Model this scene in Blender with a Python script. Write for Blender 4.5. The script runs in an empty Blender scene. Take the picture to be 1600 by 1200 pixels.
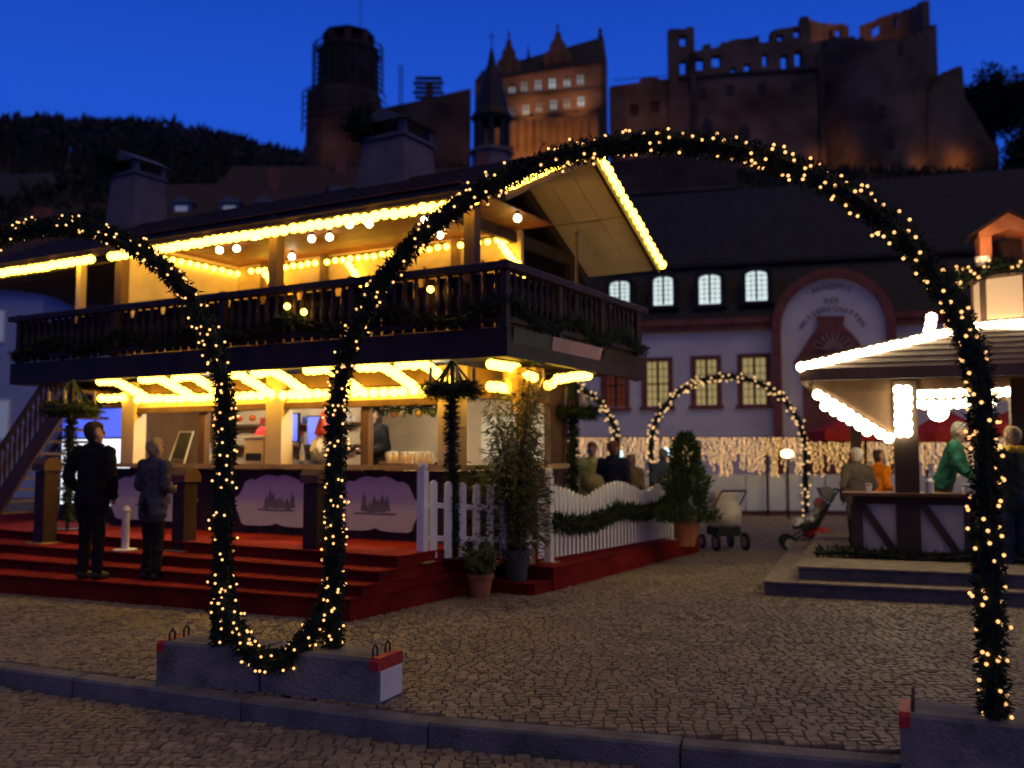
import bpy, bmesh, math, random
from mathutils import Vector, Matrix, noise as mnoise
R = math.radians
random.seed(7)
sc = bpy.context.scene
COL = sc.collection

# ------------------------------------------------------------------ camera, sky, light, exposure
cam_d = bpy.data.cameras.new('camera')
cam = bpy.data.objects.new('camera', cam_d); COL.objects.link(cam)
cam.location = (0, 0, 1.6); cam.rotation_euler = (R(90 + 4.2), 0, 0)
cam_d.sensor_width = 36; cam_d.lens = 33.75; cam_d.clip_start = .05; cam_d.clip_end = 3000
cam_d.dof.use_dof = True; cam_d.dof.focus_distance = 6.6; cam_d.dof.aperture_fstop = 1.15
sc.camera = cam

world = bpy.data.worlds.new('World'); sc.world = world; world.use_nodes = True
wn, wl = world.node_tree.nodes, world.node_tree.links
bg = wn['Background']
tc = wn.new('ShaderNodeTexCoord'); sep = wn.new('ShaderNodeSeparateXYZ'); ramp = wn.new('ShaderNodeValToRGB')
wl.new(tc.outputs['Generated'], sep.inputs[0]); wl.new(sep.outputs['Z'], ramp.inputs[0]); wl.new(ramp.outputs[0], bg.inputs[0])
SKY = [(0.0, (.016, .095, .62)), (.33, (.0130, .085, .62)), (.45, (.0085, .058, .47)), (.62, (.006, .036, .24)), (.8, (.0045, .020, .10)), (1.0, (.004, .014, .06))]
cr = ramp.color_ramp
while len(cr.elements) < len(SKY): cr.elements.new(.5)
for e, (p, c) in zip(cr.elements, SKY): e.position = p; e.color = (*c, 1)
# the sky is dimmed smoothly behind the camera, to cut its blue fill light
mrs = wn.new('ShaderNodeMapRange'); mrs.inputs[1].default_value = -1; mrs.inputs[2].default_value = .9; mrs.inputs[3].default_value = .42; mrs.inputs[4].default_value = 1.0
wl.new(sep.outputs['Y'], mrs.inputs[0]); wl.new(mrs.outputs[0], bg.inputs[1])

town_fill_d = bpy.data.lights.new('town_fill', 'SUN'); town_fill = bpy.data.objects.new('town_fill', town_fill_d); COL.objects.link(town_fill)
town_fill_d.energy = .46; town_fill_d.angle = R(60); town_fill_d.color = (1, .68, .34); town_fill.rotation_euler = (R(32), 0, R(28))  # added wide warm fill for unseen street lamps; the sun itself has set

vs = sc.view_settings
vs.view_transform = 'Standard'; vs.look = 'None'; vs.exposure = 0; vs.gamma = 1; vs.use_curve_mapping = False
sc.render.engine = 'CYCLES'
sc.cycles.use_denoising = True
sc.cycles.use_light_tree = True
sc.cycles.max_bounces = 6; sc.cycles.diffuse_bounces = 3; sc.cycles.glossy_bounces = 2
sc.cycles.sample_clamp_indirect = 4

# ------------------------------------------------------------------ materials
MATS = {}
def mat(name, col, rough=.7, var=.25, scale=6., bump=.15, bscale=None, metal=0, stretch=None, spec=.3):
    if name in MATS: return MATS[name]
    m = bpy.data.materials.new(name); m.use_nodes = True
    n, l = m.node_tree.nodes, m.node_tree.links
    p = n['Principled BSDF']
    p.inputs['Roughness'].default_value = rough; p.inputs['Metallic'].default_value = metal
    p.inputs['Specular IOR Level'].default_value = spec
    t = n.new('ShaderNodeTexCoord'); mp = n.new('ShaderNodeMapping'); l.new(t.outputs['Object'], mp.inputs[0])
    if stretch: mp.inputs['Scale'].default_value = stretch
    oi = n.new('ShaderNodeObjectInfo'); va = n.new('ShaderNodeVectorMath'); va.operation = 'ADD'
    sm = n.new('ShaderNodeMath'); sm.operation = 'MULTIPLY'; sm.inputs[1].default_value = 37.
    l.new(oi.outputs['Random'], sm.inputs[0]); l.new(mp.outputs[0], va.inputs[0]); l.new(sm.outputs[0], va.inputs[1])
    nz = n.new('ShaderNodeTexNoise'); nz.inputs['Scale'].default_value = scale; nz.inputs['Detail'].default_value = 6
    l.new(va.outputs[0], nz.inputs[0])
    mx = n.new('ShaderNodeMix'); mx.data_type = 'RGBA'
    mx.inputs[6].default_value = (*[c * (1 - var) for c in col], 1); mx.inputs[7].default_value = (*[min(1, c * (1 + var)) for c in col], 1)
    mr = n.new('ShaderNodeMapRange'); mr.inputs[1].default_value = .3; mr.inputs[2].default_value = .7
    l.new(nz.outputs[0], mr.inputs[0]); l.new(mr.outputs[0], mx.inputs[0]); l.new(mx.outputs[2], p.inputs['Base Color'])
    if bump:
        b = n.new('ShaderNodeBump'); b.inputs['Strength'].default_value = bump; b.inputs['Distance'].default_value = .02
        nb = n.new('ShaderNodeTexNoise'); nb.inputs['Scale'].default_value = bscale or scale * 5; nb.inputs['Detail'].default_value = 4
        l.new(va.outputs[0], nb.inputs[0]); l.new(nb.outputs[0], b.inputs['Height']); l.new(b.outputs[0], p.inputs['Normal'])
    MATS[name] = m
    return m
def emis(name, col, s, sample=True):
    if name in MATS: return MATS[name]
    m = bpy.data.materials.new(name); m.use_nodes = True
    p = m.node_tree.nodes['Principled BSDF']
    p.inputs['Base Color'].default_value = (*[c * .5 for c in col], 1)
    p.inputs['Emission Color'].default_value = (*col, 1); p.inputs['Emission Strength'].default_value = s
    if not sample: m.cycles.emission_sampling = 'NONE'
    MATS[name] = m
    return m
def leafmat(name, col):
    m = mat(name, col, .6, .55, 9., 0)
    return m
def glassmat(name, col, a=.35):
    if name in MATS: return MATS[name]
    m = bpy.data.materials.new(name); m.use_nodes = True
    p = m.node_tree.nodes['Principled BSDF']
    p.inputs['Base Color'].default_value = (*col, 1); p.inputs['Roughness'].default_value = .08; p.inputs['Alpha'].default_value = a
    MATS[name] = m
    return m

M_darkwood = mat('dark_wood', (.045, .024, .014), .6, .4, 3, .3, 30, stretch=(1, 1, .25))
M_brown = mat('brown_wood', (.13, .065, .03), .6, .35, 3, .3, 30, stretch=(1, 1, .2))
M_cream = mat('cream_paint', (.62, .46, .27), .6, .12, 2, .1)
M_cream2 = mat('cream_boards', (.66, .50, .34), .6, .12, 3, .1)
M_red = mat('red_carpet', (.195, .013, .010), .95, .42, 1.6, .7, 40, spec=.1)
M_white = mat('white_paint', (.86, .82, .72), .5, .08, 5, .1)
M_panel = mat('white_panel', (.66, .68, .60), .5, .06, 4, .05)
M_shingle = mat('roof_shingle', (.05, .028, .02), .8, .4, 8, .6, 20)
M_black = mat('black_metal', (.015, .015, .016), .5, .3, 6, .1)
M_iron = mat('rusty_iron', (.10, .045, .03), .7, .4, 20, .3)
M_conc = mat('concrete', (.20, .19, .17), .9, .45, 3.5, .7, 40)
M_redpaint = mat('red_stripe_paint', (.50, .03, .03), .6, .3, 20, .2)
M_kerb = mat('kerb_granite', (.17, .16, .155), .85, .4, 4, .6, 60)
M_cob = mat('cobble_stone', (.235, .185, .125), .66, .3, .9, .25, 60, spec=.35)
M_grout = mat('cobble_grout', (.17, .135, .095), .95, .3, 12, .4)
M_fir = leafmat('fir_needles', (.013, .026, .010))
M_fircore = mat('fir_branch', (.018, .022, .010), .9, .4, 20, .3)
M_leaf = leafmat('plant_leaf', (.095, .105, .030))
M_thuja = leafmat('conifer_leaf', (.050, .085, .022))
M_stem = mat('plant_stem', (.07, .05, .03), .8, .3, 10, .2)
M_terra = mat('terracotta', (.42, .15, .065), .8, .2, 8, .2)
M_pot = mat('grey_plastic', (.07, .085, .075), .5, .15, 8, .05)
M_gold = mat('brass_trim', (.50, .34, .12), .4, .15, 8, .05)
M_skin = mat('skin', (.50, .29, .21), .55, .12, 12, .05)
M_bulb_y = emis('bulb_yellow', (1.0, .61, .050), 14)
M_bulb_w = emis('bulb_warm_white', (1.0, .84, .50), 19)
M_fairy = emis('fairy_bulb', (1.0, .50, .17), 1.75)
M_fairy2 = emis('fairy_bulb_small', (1.0, .60, .25), 1.7, False)

# ------------------------------------------------------------------ mesh helpers
class MB:
    def __init__(s): s.v = []; s.f = []; s.m = []
    def add(s, vs_, fs, mi=0):
        o = len(s.v); s.v += [tuple(v) for v in vs_]
        for f in fs: s.f.append([i + o for i in f]); s.m.append(mi)
        return s
    def box(s, x0, x1, y0, y1, z0, z1, mi=0):
        return s.add([(x0, y0, z0), (x1, y0, z0), (x1, y1, z0), (x0, y1, z0), (x0, y0, z1), (x1, y0, z1), (x1, y1, z1), (x0, y1, z1)],
                     [(3, 2, 1, 0), (4, 5, 6, 7), (0, 1, 5, 4), (1, 2, 6, 5), (2, 3, 7, 6), (3, 0, 4, 7)], mi)
    def cbox(s, c, sx, sy, sz, rz=0, mi=0):
        o = len(s.v); s.box(-sx / 2, sx / 2, -sy / 2, sy / 2, -sz / 2, sz / 2, mi)
        ca, sa = math.cos(rz), math.sin(rz)
        for i in range(o, len(s.v)):
            x, y, z = s.v[i]; s.v[i] = (c[0] + x * ca - y * sa, c[1] + x * sa + y * ca, c[2] + z)
        return s
    def beam(s, a, b, w, h, mi=0):
        a, b = Vector(a), Vector(b); d = (b - a).normalized()
        up = Vector((0, 0, 1)) if abs(d.z) < .95 else Vector((0, 1, 0))
        sx = d.cross(up).normalized() * w / 2; sz = sx.cross(d).normalized() * h / 2
        vs_ = [p + i * sx + j * sz for p in (a, b) for i, j in ((-1, -1), (1, -1), (1, 1), (-1, 1))]
        return s.add(vs_, [(0, 1, 2, 3), (7, 6, 5, 4), (0, 4, 5, 1), (1, 5, 6, 2), (2, 6, 7, 3), (3, 7, 4, 0)], mi)
    def tube(s, path, r, seg=8, mi=0, cap=True):
        path = [Vector(p) for p in path]; n = len(path); rs = r if isinstance(r, (list, tuple)) else [r] * n
        o = len(s.v); prev = None
        for i, p in enumerate(path):
            d = (path[min(i + 1, n - 1)] - path[max(i - 1, 0)]).normalized()
            if prev is None:
                up = Vector((0, 0, 1)) if abs(d.z) < .9 else Vector((0, 1, 0)); a = d.cross(up).normalized()
            else: a = (prev - d * prev.dot(d)).normalized()
            prev = a; b = d.cross(a)
            for k in range(seg):
                t = 2 * math.pi * k / seg; s.v.append(tuple(p + (a * math.cos(t) + b * math.sin(t)) * rs[i]))
        for i in range(n - 1):
            for k in range(seg):
                k2 = (k + 1) % seg
                s.f.append([o + i * seg + k, o + i * seg + k2, o + (i + 1) * seg + k2, o + (i + 1) * seg + k]); s.m.append(mi)
        if cap:
            s.f.append([o + k for k in range(seg)][::-1]); s.m.append(mi)
            s.f.append([o + (n - 1) * seg + k for k in range(seg)]); s.m.append(mi)
        return s
    def lathe(s, prof, seg=12, c=(0, 0, 0), mi=0, ph=0):
        o = len(s.v); n = len(prof)
        for r, z in prof:
            for k in range(seg):
                t = 2 * math.pi * k / seg + ph; s.v.append((c[0] + r * math.cos(t), c[1] + r * math.sin(t), c[2] + z))
        for i in range(n - 1):
            for k in range(seg):
                k2 = (k + 1) % seg
                s.f.append([o + i * seg + k, o + i * seg + k2, o + (i + 1) * seg + k2, o + (i + 1) * seg + k]); s.m.append(mi)
        s.f.append([o + k for k in range(seg)][::-1]); s.m.append(mi)
        s.f.append([o + (n - 1) * seg + k for k in range(seg)]); s.m.append(mi)
        return s
    def prism(s, poly, y0, y1, mi=0):            # poly in x,z pushed along y
        n = len(poly)
        vs_ = [(x, y0, z) for x, z in poly] + [(x, y1, z) for x, z in poly]
        return s.add(vs_, [tuple(range(n)), tuple(range(2 * n - 1, n - 1, -1))] + [(i, n + i, n + (i + 1) % n, (i + 1) % n) for i in range(n)], mi)
    def prismx(s, poly, x0, x1, mi=0):           # poly in y,z pushed along x
        n = len(poly)
        vs_ = [(x0, y, z) for y, z in poly] + [(x1, y, z) for y, z in poly]
        return s.add(vs_, [tuple(range(n)), tuple(range(2 * n - 1, n - 1, -1))] + [(i, n + i, n + (i + 1) % n, (i + 1) % n) for i in range(n)], mi)
    def prismz(s, poly, z0, z1, mi=0):
        n = len(poly)
        vs_ = [(x, y, z0) for x, y in poly] + [(x, y, z1) for x, y in poly]
        return s.add(vs_, [tuple(range(n - 1, -1, -1)), tuple(range(n, 2 * n))] + [(i, (i + 1) % n, n + (i + 1) % n, n + i) for i in range(n)], mi)
    def ico(s, c, r, sub=1, mi=0):
        vs_, fs = ICO[sub]
        return s.add([(c[0] + x * r, c[1] + y * r, c[2] + z * r) for x, y, z in vs_], fs, mi)
    def blade(s, p, d, w, mi=0, side=None):      # one leaf: a folded diamond
        p, d = Vector(p), Vector(d); u = side or d.orthogonal().normalized()
        q = d.cross(u).normalized() * w * .25
        return s.add([p, p + d * .45 + u * w * .5 + q, p + d, p + d * .45 - u * w * .5 + q], [(0, 1, 2), (0, 2, 3)], mi)
    def mesh(s, name, mats, smooth=False):
        me = bpy.data.meshes.new(name); me.from_pydata(s.v, [], s.f)
        for m in (mats if isinstance(mats, (list, tuple)) else [mats]): me.materials.append(m)
        if any(s.m): me.polygons.foreach_set('material_index', s.m)
        if smooth: me.polygons.foreach_set('use_smooth', [True] * len(me.polygons))
        me.update(); bm = bmesh.new(); bm.from_mesh(me); bmesh.ops.recalc_face_normals(bm, faces=bm.faces); bm.to_mesh(me); bm.free()
        return me
    def build(s, name, mats, parent=None, loc=(0, 0, 0), rz=0, smooth=False):
        return link(name, s.mesh(name, mats, smooth), parent, loc, rz)
ICO = {}
for _s in (0, 1, 2):
    _b = bmesh.new()
    bmesh.ops.create_icosphere(_b, subdivisions=_s + 1, radius=1)
    _b.verts.ensure_lookup_table()
    ICO[_s] = ([tuple(v.co) for v in _b.verts], [tuple(v.index for v in f.verts) for f in _b.faces]); _b.free()

def link(name, me, parent=None, loc=(0, 0, 0), rz=0):
    o = bpy.data.objects.new(name, me); COL.objects.link(o); o.location = loc; o.rotation_euler = (0, 0, rz)
    if parent: o.parent = parent
    return o
def tag(o, label, cat, group=None):
    o['label'] = label; o['category'] = cat
    if group: o['group'] = group
    return o
def thing(name, label, cat, loc=(0, 0, 0), rz=0, group=None):
    o = bpy.data.objects.new(name, None); COL.objects.link(o); o.location = loc; o.rotation_euler = (0, 0, rz); o.empty_display_size = .1
    return tag(o, label, cat, group)
def struct(o): o['kind'] = 'structure'; return o
def stuff(o): o['kind'] = 'stuff'; return o
def copy(o, parent, loc=None, rz=None):
    c = o.copy(); COL.objects.link(c); c.parent = parent
    if loc is not None: c.location = loc
    if rz is not None: c.rotation_euler = (0, 0, rz)
    return c
def lerp(a, b, t): return tuple(x + (y - x) * t for x, y in zip(a, b))
def rnd(a, b): return random.uniform(a, b)
def rvec():
    while True:
        v = Vector((rnd(-1, 1), rnd(-1, 1), rnd(-1, 1)))
        if .1 < v.length < 1: return v.normalized()

BULB_ME = {}
def bulb_mesh(m, r, sub=1):
    k = (m.name, r, sub)
    if k not in BULB_ME: BULB_ME[k] = MB().ico((0, 0, 0), r, sub).mesh('bulb', m, True)
    return BULB_ME[k]
def strip(label, segs, parent_frame, m, r=.036, sp=.088, group=None, drop=.0, big=1.75):
    """a strip of round bulbs on a thin dark batten, along the given segments (local points of the frame)"""
    F = FRAMES[parent_frame]
    r *= big; sp *= 1.30; base = Vector(segs[0][0]); t = thing('bulb_strip', label, 'string lights', F[0] @ base, F[1], group)  # bulbs oversized, so their bodies stand in for the glow around them
    rail = MB(); me = bulb_mesh(m, r)
    for a, b in segs:
        a, b = Vector(a) - base, Vector(b) - base
        L = (b - a).length; n = max(1, round(L / sp)); off = Vector((0, 0, r + .012 + drop))
        rail.beam(a + off, b + off, .03, .02)
        for i in range(n + 1):
            link('bulb', me, t, a.lerp(b, i / n) + rvec() * .008)
    rail.build('batten', M_darkwood, t)
    return t
CH_A = R(-29.5); CH_O = Vector((-.07, 10.3, 0))
ST_A = R(-20); ST_O = Vector((2.87, 11.05, 0))
def frame(o, a): return (Matrix.Translation(o) @ Matrix.Rotation(a, 4, 'Z'), a)
FRAMES = {'chalet': frame(CH_O, CH_A), 'stall': frame(ST_O, ST_A), 'world': frame(Vector((0, 0, 0)), 0)}
def cw(x, y, z): return FRAMES['chalet'][0] @ Vector((x, y, z))
def sw(x, y, z): return FRAMES['stall'][0] @ Vector((x, y, z))

def fir_along(mb, path, rad, dens, ln=.07, w=.012):
    """fir twigs bristling out of a path"""
    path = [Vector(p) for p in path]
    for a, b in zip(path, path[1:]):
        L = (b - a).length; d = (b - a).normalized(); u = d.orthogonal().normalized(); v = d.cross(u)
        for _ in range(max(1, int(L * dens))):
            t = rnd(0, 2 * math.pi); o = u * math.cos(t) + v * math.sin(t)
            p = a.lerp(b, random.random()) + o * rad * rnd(.15, .85)
            dr = (o * rnd(.6, 1.1) + d * rnd(-.9, .9) + Vector((0, 0, rnd(-.25, .2)))).normalized()
            mb.blade(p, dr * ln * rnd(.6, 1.3), w * rnd(.7, 1.5))

# ------------------------------------------------------------------ ground, plaza, road, kerb
gm = mat('far_ground', (.10, .085, .07), .95, .3, .5, .3)
struct(MB().box(-500, 500, -60, 900, -1.2, -.35).build('ground', gm))
KERB = [(-12.0, 11.0), (-3.833, 7.324, 0.0)[:2], (-2.399, 6.677, 0.0)[:2], (-0.378, 5.797, -0.0)[:2], (1.998, 5.125, 0.0)[:2], (2.75, 4.86), (7.0, 3.75)]
def kerb_y(x):
    for (x0, y0), (x1, y1) in zip(KERB, KERB[1:]):
        if x <= x1: return y0 + (y1 - y0) * (x - x0) / (x1 - x0)
    return KERB[-1][1]
m = bpy.data.materials.new('paving_far'); m.use_nodes = True
n_, l_ = m.node_tree.nodes, m.node_tree.links; p_ = n_['Principled BSDF']; p_.inputs['Roughness'].default_value = .75
t_ = n_.new('ShaderNodeTexCoord'); vo = n_.new('ShaderNodeTexVoronoi'); vo.inputs['Scale'].default_value = 8.5
vd = n_.new('ShaderNodeTexVoronoi'); vd.feature = 'DISTANCE_TO_EDGE'; vd.inputs['Scale'].default_value = 8.5
l_.new(t_.outputs['Object'], vo.inputs[0]); l_.new(t_.outputs['Object'], vd.inputs[0])
r1 = n_.new('ShaderNodeValToRGB'); r1.color_ramp.elements[0].color = (.15, .12, .09, 1); r1.color_ramp.elements[1].color = (.30, .245, .185, 1)
l_.new(vo.outputs['Color'], r1.inputs[0])
r2_ = n_.new('ShaderNodeValToRGB'); r2_.color_ramp.elements[0].color = (.3, .3, .3, 1); r2_.color_ramp.elements[1].position = .12
mm = n_.new('ShaderNodeMix'); mm.data_type = 'RGBA'; mm.blend_type = 'MULTIPLY'; mm.inputs[0].default_value = 1
l_.new(vd.outputs['Distance'], r2_.inputs[0]); l_.new(r1.outputs[0], mm.inputs[6]); l_.new(r2_.outputs[0], mm.inputs[7]); l_.new(mm.outputs[2], p_.inputs['Base Color'])
bp = n_.new('ShaderNodeBump'); bp.inputs['Strength'].default_value = .6; bp.inputs['Distance'].default_value = .02
l_.new(r2_.outputs[0], bp.inputs['Height']); l_.new(bp.outputs[0], p_.inputs['Normal'])
M_pave = m
poly = [(x, y + .16) for x, y in KERB]
near = MB().prismz(poly + [(9, 3.8), (9, 15.5), (-14, 15.5), (-14, 11.5)], -.30, -.022)
plaza = struct(near.build('plaza', M_grout))
far = struct(MB().box(-60, 60, 15.5, 70, -.30, -.006).build('plaza_paving', M_pave))
road = struct(MB().prismz([(x, y + .02) for x, y in KERB][::-1] + [(-14, 11), (-14, -20), (12, -20), (12, 3.6)], -.34, -.142).build('road', M_grout))
# kerb stones
kerb = struct(bpy.data.objects.new('kerb', None)); COL.objects.link(kerb)
def kerb_run():
    pts = []; x = -10.
    while x < 6.6: pts.append(x); x += rnd(1.25, 1.6)
    for x0, x1 in zip(pts, pts[1:]):
        a, b = Vector((x0, kerb_y(x0), 0)), Vector((x1 - .012, kerb_y(x1 - .012), 0)); d = (b - a).normalized(); nrm = Vector((-d.y, d.x, 0))
        k = MB(); e = .015; q = nrm * .16
        top = rnd(-.003, .004)
        vs_ = []
        for p, s_ in ((a, 1), (b, -1)):
            vs_ += [p + Vector((0, 0, -.3)), p + Vector((0, 0, top - e)), p + nrm * e + d * s_ * .004 + Vector((0, 0, top)), p + q + Vector((0, 0, top)), p + q + Vector((0, 0, -.3))]
        k.add(vs_, [(0, 1, 2, 3, 4), (9, 8, 7, 6, 5), (0, 5, 6, 1), (1, 6, 7, 2), (2, 7, 8, 3), (3, 8, 9, 4), (4, 9, 5, 0)])
        k.build('kerb_stone', M_kerb, kerb)
kerb_run()
# cobbles: near ones singly, the rest as one mesh
def stone(mb, x, y, z, sx, sy, a, mi=0):
    ca, sa = math.cos(a), math.sin(a); h = rnd(.015, .020); tx, ty = rnd(-.004, .004), rnd(-.004, .004)
    vs_ = []
    for k, (f, dz) in enumerate(((1, -.02), (.97, .55 * h - .010), (.80, .9 * h - .010))):
        for ix, iy in ((-1, -1), (1, -1), (1, 1), (-1, 1)):
            px, py = ix * sx / 2 * f * (1 + .06 * math.sin(31 * x + ix)), iy * sy / 2 * f * (1 + .06 * math.cos(17 * y + iy))
            vs_.append((x + px * ca - py * sa, y + px * sa + py * ca, z + dz + (tx * ix + ty * iy if k else 0)))
    fs = [(8, 9, 10, 11)]
    for r_ in (0, 4):
        for i in range(4): fs.append((r_ + i, r_ + (i + 1) % 4, r_ + 4 + (i + 1) % 4, r_ + 4 + i))
    mb.add(vs_, fs, mi)
def in_platform(x, y):
    dx, dy = x - CH_O.x, y - CH_O.y; u = dx * math.cos(CH_A) + dy * math.sin(CH_A); v = -dx * math.sin(CH_A) + dy * math.cos(CH_A)
    if u < -.82 and v > -1.45 and u > -11: return True
    if -1.2 < u < -.1 and v > .8 and v < 6.4: return True
    dx, dy = x - ST_O.x, y - ST_O.y; u = dx * math.cos(ST_A) + dy * math.sin(ST_A); v = -dx * math.sin(ST_A) + dy * math.cos(ST_A)
    return u > .05 and v > .05
M_cobs = [M_cob, mat('cobble_dark', (.195, .152, .104), .66, .3, .8, .25, 60), mat('cobble_light', (.265, .21, .142), .66, .3, 1.1, .25, 60)]
def cobbles(parent, z, inside, y0, y1, nsingle):
    st = []; y = y0
    while y < y1:
        half = .62 * y + .6; x = -half; 
        while x < half:
            sx = rnd(.062, .092)
            yy = y + .035 * math.sin(x * 2.1) + rnd(-.006, .006)
            if inside(x + sx / 2, yy): st.append((x + sx / 2, yy, sx - .006, .069 * rnd(.90, 1.02), rnd(-.05, .05) + .07 * math.cos(x * 2.1)))
            x += sx
        y += .073
    st.sort(key=lambda s_: s_[0] ** 2 + s_[1] ** 2)
    vis = [s_ for s_ in st if abs(s_[0]) < .53 * s_[1]]
    single = vis[:nsingle]; ss = set(single)
    for x, y, sx, sy, a in single:
        mb = MB(); stone(mb, 0, 0, 0, sx, sy, a); mb.build('cobble', random.choice(M_cobs), parent, (x, y, z))
    mb = MB()
    for s_ in st:
        if s_ not in ss: stone(mb, s_[0], s_[1], z, s_[2], s_[3], s_[4], random.choice((0, 0, 1, 2)))
    stuff(mb.build('cobble_paving', M_cobs, parent))
cobbles(plaza, 0, lambda x, y: y > kerb_y(x) + .21 and not in_platform(x, y), 4.6, 15.4, 170)
cobbles(road, -.12, lambda x, y: y < kerb_y(x) - .06, 3.2, 8.4, 130)

# ------------------------------------------------------------------ the big chalet
chalet = thing('wooden_chalet', 'two storey wooden chalet stall with balustraded balcony, lit gallery and red carpet steps', 'chalet', CH_O, CH_A)
Z0 = .56
def cp(name, mb, m, parent=chalet, smooth=False): return mb.build(name, m, parent, smooth=smooth)
# lower storey
mb = MB().box(-7.0, -1.0, .62, 3.6, Z0, Z0 + .03); cp('floor', mb, M_brown)
mb = MB().box(-7.0, -1.0, 3.45, 3.55, Z0 + .03, 2.66); cp('back_wall', mb, M_cream2)
mb = MB().box(-7.06, -6.98, .9, 3.45, Z0, 2.66); cp('left_wall', mb, M_brown)
# counter front: dark boards, one by one
x = -7.1
while x < -1.02:
    w = min(.168, -1.0 - x); MB().box(x + .003, x + w - .003, .60 + rnd(0, .004), .64, Z0, 1.40).build('counter_board', M_darkwood, chalet); x += .17
y = .645
while y < 3.4:
    MB().box(-1.04, -1.0 + rnd(-.004, 0), y + .003, y + .167, Z0 - .25, 1.40).build('side_board', M_brown, chalet); y += .17
top = MB().box(-7.15, -.94, .46, .98, 1.42, 1.465); top.box(-1.3, -.86, .985, 3.3, 1.42, 1.465); cp('counter_top', top, M_brown)
mb = MB().box(-7.15, -.94, .45, .458, 1.415, 1.475); mb.box(-.858, -.85, .45, 3.3, 1.415, 1.475); cp('brass_edge', mb, M_gold)
# white cartouche panels with little painted villages
def cartouche(w, h):
    pts = []
    half = [(0, -.44), (.06, -.48), (.16, -.5), (.36, -.5), (.40, -.46), (.42, -.34), (.46, -.20), (.5, -.04), (.47, .04), (.42, .10), (.39, .22), (.36, .34), (.30, .40), (.24, .39), (.18, .45), (.10, .49), (0, .46)]
    for x, z in half: pts.append((x * w, z * h))
    for x, z in half[-2:0:-1]: pts.append((-x * w, z * h))
    return pts
M_motif = mat('painted_green', (.20, .20, .20), .7, .3, 10, 0)
for i, (xc, w) in enumerate(((-6.2, 1.9), (-3.8, 1.55), (-2.18, 1.38))):
    pn = MB().prism([(xc + x, 1.0 + z) for x, z in cartouche(w, .68)], .575, .597).build('white_panel', M_panel, chalet)
    mt = MB()
    for k in range(9):
        tx = xc + rnd(-.32, .32) * (1 if i else 1.2); hh = rnd(.08, .24); zb = .88 + rnd(0, .04)
        mt.prism([(tx - .055, zb), (tx + .055, zb), (tx + .03, zb + hh * .45), (tx + .04, zb + hh * .45), (tx, zb + hh), (tx - .04, zb + hh * .45), (tx - .03, zb + hh * .45)], .5735 - k * .0002, .5755)
    mt.prism([(xc - .3, .86), (xc + .3, .86), (xc + .34, .885), (xc - .34, .885)], .5732, .5755)
    mt.prism([(xc - .02, .9), (xc + .12, .9), (xc + .12, .98), (xc + .05, 1.04), (xc - .02, .98)], .5728, .5755)
    mt.build('painted_village', M_motif, pn)
pn = MB().prismx([(1.35 + x, 1.0 + z) for x, z in cartouche(1.0, .66)], -.995, -.975).build('white_panel', M_panel, chalet)
# pillars, mid posts, lintel
for x in (-6.75, -3.88, -1.13):
    MB().box(x - .14, x + .14, .585, .80, 1.47, 2.66).build('pillar', M_cream, chalet)
MB().lathe([(.15, .28), (.15, .42), (.10, .48), (.095, 1.9), (.11, 2.2), (.13, 2.25), (.24, 2.5), (.26, 2.52), (.26, 2.655)], 14, (-.58, 1.45, 0)).build('corner_column', mat('ochre_column', (.62, .36, .14), .6, .12, 3, .1), chalet)
for x in (-5.3, -2.42): MB().box(x - .06, x + .06, .66, .76, 1.47, 2.24).build('window_post', M_brown, chalet)
MB().box(-1.1, -1.0, 3.0, 3.45, 1.47, 2.66).build('pillar', M_brown, chalet)
lin = MB()
for a, b in ((-6.6, -4.03), (-3.73, -1.28)): lin.box(a, b, .62, .74, 2.20, 2.28); lin.box(a, b, .66, .9, 2.46, 2.66)
lin.box(-1.1, -1.0, .8, 3.0, 2.30, 2.66); cp('lintel', lin, M_brown)
for a, b in ((-6.6, -4.03), (-3.73, -1.28)):
    for k in range(4): MB().prismx([(.66, 2.285 + .043 * k), (.685, 2.285 + .043 * k), (.685, 2.325 + .043 * k), (.67, 2.325 + .043 * k)], a + .01, b - .01).build('shutter_slat', M_cream, chalet)
    MB().box(a + .01, b - .01, .69, .72, 2.281, 2.458).build('shutter_box', M_brown, chalet)
# back shelves inside
sh = MB()
for z in (1.35, 1.72, 2.05): sh.box(-6.6, -4.0, 2.35, 2.60, z, z + .03)
MB().box(-6.6, -4.0, 2.601, 2.64, Z0 + .03, 2.4).build('shelf_back', M_cream2, chalet)
sh.box(-3.7, -1.2, 2.6, 3.4, 1.28, 1.32); cp('back_shelf', sh, M_brown)
wb = MB().box(-2.36, -1.2, 3.38, 3.43, 1.52, 2.16); cp('white_board', wb, M_white)
# balcony
bf = MB().box(-8.7, 0, .08, 4.0, 2.78, 2.90); cp('balcony_floor', bf, M_brown)
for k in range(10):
    y = .10 + k * .39; MB().box(-8.68, -.02, y, y + .37, 2.745 + rnd(-.004, .004), 2.777).build('ceiling_board', mat('near_black_board', (.016, .009, .006), .7, .3, 3, .2), chalet)  # darkness between the bulb runs is put into this near-black colour
MB().box(-8.72, .02, 0, .08, 2.66, 2.98).build('fascia_board', M_darkwood, chalet)
MB().box(-.06, .02, .085, 4.0, 2.66, 2.98).build('fascia_board', M_darkwood, chalet)
MB().box(-8.72, -8.66, .085, 4.0, 2.66, 2.98).build('fascia_board', M_darkwood, chalet)
rl = MB().box(-8.76, .06, -.04, .10, 3.62, 3.69); rl.box(-.08, .06, .105, 4.05, 3.62, 3.69); rl.box(-8.76, -8.62, .105, 4.0, 3.62, 3.69); cp('handrail', rl, M_darkwood)
M_railtop = mat('worn_rail', (.20, .15, .10), .35, .3, 6, .2)
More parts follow.
